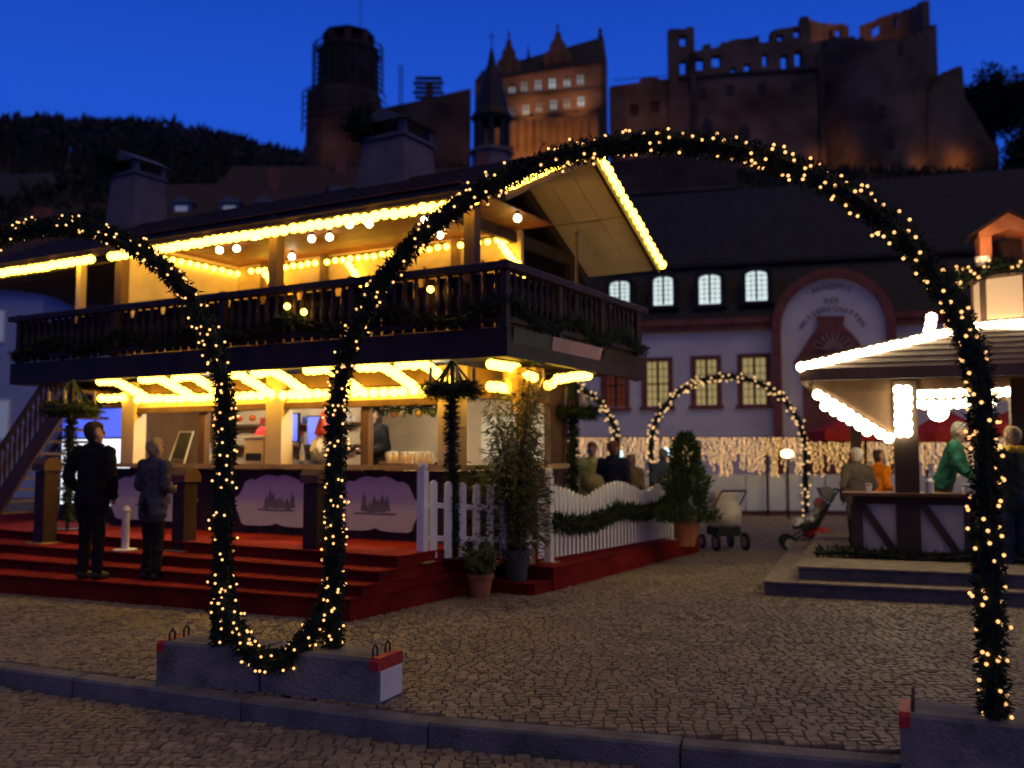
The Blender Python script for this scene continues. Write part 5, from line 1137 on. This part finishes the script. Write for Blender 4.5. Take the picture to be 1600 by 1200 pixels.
struct(mb.build('hill', mat('hill_scrub', (.035, .033, .022), .95, .5, .12, .6, 1.5), smooth=True))
# bare winter wood on the far ridge and scrub on the castle slope
fw_ = MB(); random.seed(21)
for i in range(2300):
    x = rnd(-255, -42); y = rnd(190, 356) if i % 3 else rnd(318, 352); z = hillz(x, y); h = rnd(9, 12.5); fw_.beam((x, y, z - 1), (x + rnd(-.6, .6), y, z + h * .8), .42, .42)
    for k in range(14):
        v = rvec(); p = Vector((x, y, z + h * rnd(.45, .95))); fw_.blade(p, Vector((v.x * 2.6, v.y * 2.6, abs(v.z) * 3 + .6)) * rnd(.6, 1.1), rnd(.5, 1.3))
stuff(fw_.build('bare_forest', mat('bare_wood', (.030, .030, .031), .95, .4, .4, 0)))
fb_ = MB()
for i in range(5200):
    x = rnd(-70, 120); y = rnd(95, 166); z = hillz(x, y); s_ = rnd(.7, 1.9)
    for k in range(3): v = rvec(); fb_.blade((x + v.x * s_ * .5, y + v.y * s_ * .5, z - .3), Vector((v.x * .8, v.y * .8, abs(v.z) + .5)) * s_, s_ * .55)
stuff(fb_.build('slope_scrub', mat('dark_scrub', (.022, .026, .016), .95, .4, .4, 0)))
def tree(label, loc, h, rad, n, m):
    t = thing('tree', label, 'tree', loc); MB().tube([(0, 0, -1.5), (.1, 0, h * .45), (0, .1, h * .85)], [.45, .3, .08], 7).build('trunk', M_stem, t)
    g = MB(); cl = [(rvec() * rad * rnd(.2, .8) + Vector((0, 0, h * rnd(.3, .68))), rad * rnd(.3, .55)) for _ in range(20)]
    for _ in range(n): c, r_ = random.choice(cl); v = rvec(); p = c + v * r_ * rnd(.4, 1.05); g.blade(p, (v + rvec()).normalized() * rnd(.6, 1.3), .7)
    for c, _r in cl: g.beam((0, 0, h * .35), c, .12, .12)
    stuff(g.build('crown', m, t))
M_dt = mat('dark_tree', (.022, .03, .016), .9, .4, .6, 0)
for px_, h, r_, l in (((91.235, 178.0, 75.822), 15, 5.5, 'tall dark tree right of the round castle tower'), ((95.411, 176.0, 72.264), 13, 5, 'dark tree at the right edge beside the castle'), ((89.568, 182.0, 71.096), 11, 4, 'lower dark tree against the side of the round tower'), ((90.607, 165.0, 59.989), 14, 6, 'broad dark tree below the castle at the right edge')):
    tree(l, (px_[0], px_[1], px_[2] - h * .98), h, r_ * 1.15, 4200, M_dt)

# ------------------------------------------------------------------ the castle
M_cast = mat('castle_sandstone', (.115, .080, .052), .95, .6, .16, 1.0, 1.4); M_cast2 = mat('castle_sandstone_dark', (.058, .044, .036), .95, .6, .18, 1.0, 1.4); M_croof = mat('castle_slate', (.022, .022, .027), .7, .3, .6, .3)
CY = 170.
def ruin_wall(t, name, top, zbase, holes, y0, y1, m, rough=0):
    zbase -= 9
    if rough:
        nt = [top[0]]
        for (ax, az), (bx, bz) in zip(top, top[1:]):
            n = int((bx - ax) / .9)
            for i in range(1, n): f = i / n; nt.append((ax + (bx - ax) * f, az + (bz - az) * f + rnd(-rough, rough)))
            nt.append((bx, bz))
        top = nt
    xs = sorted({p[0] for p in top} | {h[0] for h in holes} | {h[1] for h in holes}); xs = [x for x in xs if top[0][0] <= x <= top[-1][0]]
    def zt(x, side):
        for (ax, az), (bx, bz) in zip(top, top[1:]):
            if bx - ax < 1e-6: continue
            if (ax <= x < bx and side > 0) or (ax < x <= bx and side < 0): return az + (bz - az) * (x - ax) / (bx - ax)
        return top[-1][1]
    mb = MB()
    for a, b in zip(xs, xs[1:]):
        if b - a < 1e-6: continue
        cuts = sorted((h[2], h[3]) for h in holes if h[0] <= a + 1e-6 and h[1] >= b - 1e-6); z = zbase
        for c, d in cuts: mb.box(a, b, y0, y1, z, c); z = d
        mb.prism([(a, z), (b, z), (b, zt(b, -1)), (a, zt(a, 1))], y0, y1)
    return mb.build(name, m, t)
def hol(c, w, h): return (c[0] - w / 2, c[0] + w / 2, c[1] - h / 2, c[1] + h / 2)
def flood(label, loc, rot, e, col=(1, .36, .06), size=R(110), blend=.8):
    t = thing('floodlight', label, 'floodlight', loc, 0, 'orange floodlights of the castle'); MB().box(-.3, .3, -.2, .2, -.25, .1).build('housing', M_black, t)
    d = bpy.data.lights.new('beam', 'SPOT'); d.energy = e * .20; d.color = col; d.spot_size = size; d.spot_blend = blend; d.shadow_soft_size = .3
    o = bpy.data.objects.new('beam', d); COL.objects.link(o); o.parent = t; o.location = (0, .1, .2); o.rotation_euler = rot
# bell tower
bt = thing('bell_tower', 'octagonal castle bell tower with an open top storey on the left', 'tower', ((-31.19, 63.35)[0], CY + 8, 0))
kz = {y: z for y, z in ((235, (-30.63, 57.16)[1]), (150, (-30.78, 69.57)[1]), (82, (-30.88, 77.83)[1]), (50, (-30.92, 80.85)[1]), (85, (-30.88, 77.33)[1]))}
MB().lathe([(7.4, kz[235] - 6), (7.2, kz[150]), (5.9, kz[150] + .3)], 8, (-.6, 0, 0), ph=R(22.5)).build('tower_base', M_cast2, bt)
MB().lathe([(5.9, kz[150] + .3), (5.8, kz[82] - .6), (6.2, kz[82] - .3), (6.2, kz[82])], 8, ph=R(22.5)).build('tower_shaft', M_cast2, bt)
for k in range(8):
    a_ = k * math.pi / 4 + R(8); MB().cbox((4.3 * math.cos(a_), 4.3 * math.sin(a_), (kz[82] + kz[50]) / 2), 1.0, 1.25, kz[50] - kz[82], a_).build('belfry_pier', M_cast2, bt)
    MB().cbox((4.3 * math.cos(a_ + R(22.5)), 4.3 * math.sin(a_ + R(22.5)), kz[82] + .5), 1.0, 2.0, 1.0, a_ + R(22.5)).build('parapet', M_cast2, bt)
MB().lathe([(4.9, kz[50]), (5.0, kz[50] + .5), (3.6, kz[50] + 1.1), (.2, kz[50] + 1.4)], 8, ph=R(8)).build('roof', M_croof, bt); MB().lathe([(4.9, kz[82] - .02), (4.9, kz[82] + .1)], 8).build('belfry_floor', M_cast2, bt)
MB().tube([(2.2, 0, kz[50] + 1), (2.2, 0, kz[50] + 8)], .08, 5).build('mast', M_black, bt)
for k in range(5): MB().cbox((-4 + k * 2, -5.6 + .12 * abs(k - 2) ** 2, kz[150] + 3.5), .9, .5, 1.7).build('window_recess', M_croof, bt)
sf = thing('scaffolding', 'thin pole scaffolding wrapped round the castle bell tower', 'scaffolding', (bt.location.x, CY + 8, 0)); sm_ = MB()
for k in range(17):
    a_ = math.pi + k * math.pi / 16 * 1.0; c_, s_ = math.cos(a_), math.sin(a_); sm_.beam((6.7 * c_, 6.7 * s_, kz[150] + .2), (6.5 * c_, 6.5 * s_, kz[82] + rnd(-.5, 1.6)), .14, .14)
for z in range(9):
    zz = kz[150] + .6 + z * 1.05
    for k in range(16):
        a_, b_2 = math.pi + k * math.pi / 16, math.pi + (k + 1) * math.pi / 16; sm_.beam((6.6 * math.cos(a_), 6.6 * math.sin(a_), zz), (6.6 * math.cos(b_2), 6.6 * math.sin(b_2), zz), .35, .10)
for z in range(6):
    zz = kz[150] - 7 + z * 1.3
    for k in range(16):
        a_, b_2 = math.pi + k * math.pi / 16, math.pi + (k + 1) * math.pi / 16; sm_.beam((7.9 * math.cos(a_) - .6, 7.9 * math.sin(a_), zz), (7.9 * math.cos(b_2) - .6, 7.9 * math.sin(b_2), zz), .3, .10)
stuff(sm_.build('pole_frame', M_stem, sf))
mp = thing('crane_mast', 'thin lattice mast standing right of the castle bell tower', 'mast', ((-20.68, 66.51)[0], CY + 4, 0)); zz0, zz1 = (-20.67, 64.73)[1], (-20.75, 73.92)[1]
mb = MB()
for i, j in ((-1, -1), (1, -1), (1, 1), (-1, 1)): mb.beam((i * .3, j * .3, zz0 - 4), (i * .3, j * .3, zz1), .1, .1)
for k in range(12): z = zz0 + (zz1 - zz0) * k / 12; mb.beam((-.3, -.3, z), (.3, -.3, z + .7), .08, .08)
mb.build('lattice', M_black, mp)
# curtain wall between tower and palace
cwl = thing('castle_wall', 'low castle wall with a timber stack between the bell tower and the palace', 'wall', (0, CY, 0))
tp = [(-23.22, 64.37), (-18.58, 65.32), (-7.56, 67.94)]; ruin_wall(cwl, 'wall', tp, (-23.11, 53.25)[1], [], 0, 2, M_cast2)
a, b = (-17.66, 66.51), (-12.8, 70.09)
for k in range(5): z = a[1] + (b[1] - a[1]) * k / 4; MB().box(a[0] - .4 * (k % 2), b[0] + .3 * (k % 2), .4, 1.6, z, z + .25).build('stacked_beam', M_stem, cwl)
MB().box((a[0] + b[0]) / 2 - .5, (a[0] + b[0]) / 2 + .8, .5, 1.5, tp[1][1] - .5, a[1] + 2.6).build('beam_prop', M_stem, cwl)
# palace
pl = thing('castle_palace', 'castle palace with steep slate roof, two stepped dormer gables and rows of lit windows', 'palace', (0, CY, 0))
E0, E1, T0, T1 = (-6.75, 69.14), (16.31, 72.73), (-5.59, 72.73), (16.12, 78.97)
zb0 = (5.79, 58.68)[1]; zl = (5.8, 62.95)[1]
rows = []
for xs_, y in (((755, 783, 797, 814, 830, 847, 863, 887, 906), 0), ((800, 822, 842, 864, 884, 907), 1)): pass
r1_ = [hol(c, 1.15, 1.9) for c in ((0.0, 68.06), (2.21, 68.3), (4.77, 68.66), (7.33, 68.9), (10.0, 69.26), (12.45, 69.62), (-2.09, 67.83))]
r2b = [hol(c, 1.15, 1.9) for c in ((2.55, 64.01), (4.88, 64.49), (7.55, 64.97), (9.99, 65.2), (12.54, 65.56), (0.0, 63.66))]
ruin_wall(pl, 'facade', [E0, E1], zb0, r1_ + r2b, 0, 1.2, M_cast)
lits = [(.55, .75, .85), .28]
for i, h_ in enumerate(r1_ + r2b):
    br_ = [.22, .15, .25, .50, .32, .25, .2, .22, .06, .28, .08, .42, .05][i]
    f = MB().box(h_[0], h_[1], .5, .6, h_[2], h_[3]).build('window', emis('palace_window_%d' % int(br_ * 100), (.52, .72, .80), br_), pl)
    MB().box((h_[0] + h_[1]) / 2 - .1, (h_[0] + h_[1]) / 2 + .1, .2, .4, h_[2], h_[3]).box(h_[0], h_[1], .2, .4, h_[3] - .7, h_[3] - .55).build('mullion', M_cast, f)
for z0_, z1_ in (((5.81, 66.51)[1], (5.81, 66.87)[1]), (zl - .2, zl + .3)):
    MB().beam((E0[0], -.15, z0_ - 1.0), (E1[0], -.15, z1_ + 1.0), .4, .4).build('string_course', M_cast, pl)
mb = MB(); dpt = 13
mb.add([(E0[0], -.4, E0[1]), (E1[0], -.4, E1[1]), (T1[0], dpt / 2, T1[1] + 1.2), (T0[0], dpt / 2, T0[1] + 1.2), (E0[0], dpt, E0[1]), (E1[0], dpt, E1[1])], [(0, 1, 2, 3), (3, 2, 5, 4), (0, 3, 4), (1, 5, 2)]); mb.build('roof', M_croof, pl)
GE = (18.85, 69.5)
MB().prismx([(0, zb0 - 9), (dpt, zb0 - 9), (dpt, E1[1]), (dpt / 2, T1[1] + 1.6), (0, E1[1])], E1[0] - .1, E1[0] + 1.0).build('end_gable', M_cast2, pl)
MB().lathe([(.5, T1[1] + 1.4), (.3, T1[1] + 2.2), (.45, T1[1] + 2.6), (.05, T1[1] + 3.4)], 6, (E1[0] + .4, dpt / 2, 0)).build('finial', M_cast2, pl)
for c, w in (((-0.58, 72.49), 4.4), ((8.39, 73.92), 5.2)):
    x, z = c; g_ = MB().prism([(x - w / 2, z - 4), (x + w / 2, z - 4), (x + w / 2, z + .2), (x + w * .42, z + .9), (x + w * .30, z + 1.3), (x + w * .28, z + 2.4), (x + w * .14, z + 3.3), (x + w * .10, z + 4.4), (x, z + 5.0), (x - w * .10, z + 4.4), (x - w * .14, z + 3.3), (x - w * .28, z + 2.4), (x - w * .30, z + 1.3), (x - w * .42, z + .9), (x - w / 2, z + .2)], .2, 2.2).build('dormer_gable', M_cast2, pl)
    MB().lathe([(.3, z + 4.6), (.1, z + 5.6), (.25, z + 5.9), (.02, z + 7)], 6, (x, 1.2, 0)).build('finial', M_cast2, g_)
    for s_ in (-.22, .22): MB().box(x + s_ * w - .35, x + s_ * w + .35, .14, .19, z - 1.2, z + .2).build('window_recess', M_croof, g_)
MB().lathe([(.5, (3.5, 74.28)[1] - 2), (.3, (3.5, 74.28)[1] + .5), (.02, (3.5, 77.28)[1])], 6, ((3.03, 74.28)[0], 2.5, 0)).build('roof_spirelet', M_croof, pl)
# terrace before the palace
tw = thing('terrace_wall', 'orange floodlit terrace wall below the castle palace', 'wall', (0, CY - 9, 0))
ruin_wall(tw, 'wall', [(-3.29, 58.35), (14.73, 59.92)], (5.48, 52.97)[1], [], 0, 1.5, M_cast)
for k in range(12): x = (-1.65, 58.57)[0] + k * 1.35; MB().box(x - .14, x + .14, -.25, -.002, (5.48, 53.42)[1], (5.49, 58.57)[1]).build('buttress', M_cast2, tw)
# link building
lk = thing('castle_link', 'low roofless castle wing between the palace and the tall ruined front', 'ruin', (0, CY + 2, 0))
ruin_wall(lk, 'wall', [(18.03, 69.14), (23.27, 69.85), (23.75, 70.81), (26.77, 70.81), (27.24, 70.45), (29.33, 70.57)], (23.13, 55.25)[1], [hol((22.41, 64.73), 1.6, 2.2), hol((26.25, 65.32), 1.6, 2.2)], 0, 1.5, M_cast)
MB().beam((*(18.62, 69.62)[:1], .2, (18.62, 70.33)[1]), ((29.11, 71.29)[0], .2, (29.11, 71.29)[1]), .12, .12).build('railing', M_black, lk)
for c in ((22.41, 64.73), (26.25, 65.32)): MB().box(c[0] - .8, c[0] + .8, .9, 1.0, c[1] - 1.1, c[1] + 1.1).build('blind_window', M_cast2, lk)
# tall ruined front
rf = thing('ruined_front', 'tall roofless castle front with sky showing through its empty windows', 'ruin', (0, CY + 1, 0))
top = [(28.74, 79.45), (33.42, 79.93), (33.47, 75.36), (34.99, 75.6), (35.12, 76.56), (36.41, 76.8), (36.51, 75.84), (38.27, 76.32), (38.4, 77.04), (45.31, 78.37), (45.4, 77.04), (47.39, 77.28), (47.54, 79.09), (54.71, 80.9), (54.74, 77.04), (56.49, 77.28)]
hs = [hol((31.4, 77.28), 1.3, 2.0), hol((31.33, 72.25), 1.2, 2.6), hol((34.37, 72.85), 1.6, 2.2), hol((37.41, 73.44), 1.7, 2.2), hol((40.53, 71.77), 1.0, 1.0), hol((43.1, 72.25), 1.2, 1.6), hol((46.39, 73.68), 1.0, 2.4), hol((49.88, 73.32), 1.3, 2.6), hol((52.45, 73.92), 1.4, 2.8), hol((49.27, 77.89), 1.1, 1.2), hol((49.86, 78.13), .0001, .0001), hol((52.32, 78.73), 1.3, 1.5)]
hs = [h_ for h_ in hs if h_[1] - h_[0] > .01]
ruin_wall(rf, 'front_wall', top, (40.46, 54.07)[1], hs, 0, 1.6, M_cast, .22)
for c in ((34.87, 67.35), (39.88, 67.94), (45.7, 68.3), (51.76, 68.78)): MB().box(c[0] - .65, c[0] + .65, -.12, -.003, c[1] - .9, c[1] + .9).build('window_recess', M_croof, rf)
MB().beam((*(30.49, 70.33)[:1], -.2, (30.49, 70.33)[1]), ((55.9, 72.01)[0], -.2, (55.9, 72.01)[1]), .5, .5).build('string_course', M_cast2, rf)
for c, h_ in (((35.6, 61.76), 4.5), ((42.31, 60.57), 3.2)): MB().prism([(c[0] - 1, c[1] - 5), (c[0] + 1, c[1] - 5), (c[0] + .9, c[1]), (c[0], c[1] + h_ * .3), (c[0] - .9, c[1])], -.1, -.003).build('arched_recess', M_croof, rf)
for k, px_ in enumerate(((33.12, 74.88), (56.44, 74.88))): MB().box(px_[0] - .5, px_[0] + .5, -.5, 0, (40.46, 54.07)[1], px_[1]).build('buttress', M_cast2, rf)
# thick round tower, its inner shell open to the sky
rt_ = thing('round_tower', 'huge thick round castle tower with broken rim at the right', 'tower', ((69.14, 66.51)[0], CY + 12, 0))
RAD = 12.6; zb1 = (70.1, 52.3)[1]; prof = []
def rim(a_):                                            # height of the broken rim round the ring, front and back
    x = RAD * math.cos(a_); front = math.sin(a_) < 0
    zf = [(-1, (57.51, 79.46)[1]), (-.7, (60.25, 78.91)[1]), (-.2, (66.51, 76.56)[1]), (.2, (72.37, 77.28)[1]), (.7, (80.38, 80.37)[1]), (1.01, (86.63, 83.87)[1])]
    zk = [(-1, (59.57, 86.84)[1]), (-.85, (63.36, 89.83)[1]), (-.4, (71.93, 90.34)[1]), (.08, (79.87, 90.67)[1]), (.085, (79.89, 86.98)[1]), (.24, (82.28, 86.98)[1]), (.245, (82.51, 90.26)[1]), (.7, (87.57, 91.3)[1]), (1.01, (88.24, 90.37)[1])]
    tb = zf if front else zk; u = x / RAD
    for (a, za), (b, zb_2) in zip(tb, tb[1:]):
        if a <= u <= b: return za + (zb_2 - za) * (u - a) / (b - a)
    return tb[-1][1]
wm = MB(); N = 96
gaps = [R(v) for v in (97, 103, 60, 64)]
for k in range(N):
    a_, b_2 = 2 * math.pi * k / N, 2 * math.pi * (k + 1) / N; m_ = (a_ + b_2) / 2; z = rim(m_) + rnd(-.25, .25); r0, r1_2 = RAD, RAD - (2.2 if math.sin(m_) < 0 else 1.4)
    P4 = [(r0 * math.cos(a_), r0 * math.sin(a_)), (r0 * math.cos(b_2), r0 * math.sin(b_2)), (r1_2 * math.cos(b_2), r1_2 * math.sin(b_2)), (r1_2 * math.cos(a_), r1_2 * math.sin(a_))]
    deg = math.degrees(m_)
    win = math.sin(m_) > 0 and (94 < deg < 101 or 103.5 < deg < 107 or 55 < deg < 62 or 36 < deg < 40)
    if win: wm.prismz(P4, zb1, z - 3.4); wm.prismz(P4, z - 1.1, z)
    else: wm.prismz(P4, zb1 - 5, z)
wm.build('ring_wall', M_cast, rt_)
for x, z in (((67.08, 63.54)), ((68.3, 57.61)), ((70.55, 75.12))): 
    dx = x - rt_.location.x; MB().box(dx - .5, dx + .5, -math.sqrt(RAD ** 2 - dx * dx) - .15, -math.sqrt(RAD ** 2 - dx * dx) + .3, z - 1, z + 1).build('slit_window', M_croof, rt_)
sb = thing('bastion_wall', 'rough flanking wall right of the round tower with an orange lit foot', 'wall', (0, CY + 1, 0))
ruin_wall(sb, 'wall', [(75.76, 66.51), (78.59, 71.29), (82.47, 72.49), (82.73, 66.51), (86.33, 59.98), (88.56, 57.61)], (80.77, 49.95)[1], [], 0, 3, M_cast, .5)
rw_ = thing('retaining_wall', 'dim reddish retaining wall on the slope above the academy roof', 'wall', (0, 110, 0))
ruin_wall(rw_, 'wall', [(7.48, 35.02), (14.97, 36.24), (26.2, 36.7)], (20.86, 29.85)[1], [], 0, 1.5, M_cast2)
MB().beam(((13.81, 32.13)[0], -.12, (13.8, 31.97)[1]), ((26.13, 32.73)[0], -.12, (26.13, 32.73)[1]), .3, .3).build('ledge', M_cast, rw_)
# floodlights
up = lambda tilt: (R(90 + tilt), 0, 0)
flood('floodlight at the foot of the bell tower, left side', (bt.location.x - 4, CY - 6, kz[235] - 1), up(8), 3000)
flood('floodlight on the grass right below the bell tower', (bt.location.x + 5, CY - 5, kz[235] - 1), up(8), 2000)
for k, px_ in enumerate(((0.0, 51.92), (5.28, 52.56), (11.09, 53.21))): flood('floodlight before the terrace wall, %s of three' % ['left', 'middle', 'right'][k], (px_[0], 154.5, px_[1]), up(12), 13000)
for k, px_ in enumerate(((3.4, 61.5), (11.33, 62.08))): flood('floodlight on the terrace under the palace windows, %s' % ['left', 'right'][k], (px_[0], 165.5, px_[1]), up(45), 8500, (1, .42, .14))
flood('floodlight at the foot of the link wing', ((23.76, 58.03)[0], 163, (23.75, 57.45)[1]), up(20), 2600, (1, .38, .14))
for k, px_ in enumerate(((55.24, 54.24), (58.99, 53.04), (65.25, 50.21), (74.51, 52.79), (81.07, 53.64))): flood('floodlight at the foot of the round tower, %s from the left' % ords[k], (px_[0], [168, 166.4, 166.2, 166.4, 167.6][k], px_[1] - .5), up(18 if k % 2 else 12), [800, 4200, 1500, 2200, 3400][k])
flood('floodlight inside the broken round tower', (rt_.location.x - 1, CY + 13, (71.57, 77.92)[1]), up(22), 16000, (1, .38, .10), R(150))
for k, px_ in enumerate(((35.27, 53.29), (45.2, 53.29))): flood('floodlight in the scrub below the ruined front, %s' % ['left', 'right'][k], (px_[0], 159, px_[1]), up(20), 1500, (1, .38, .18))
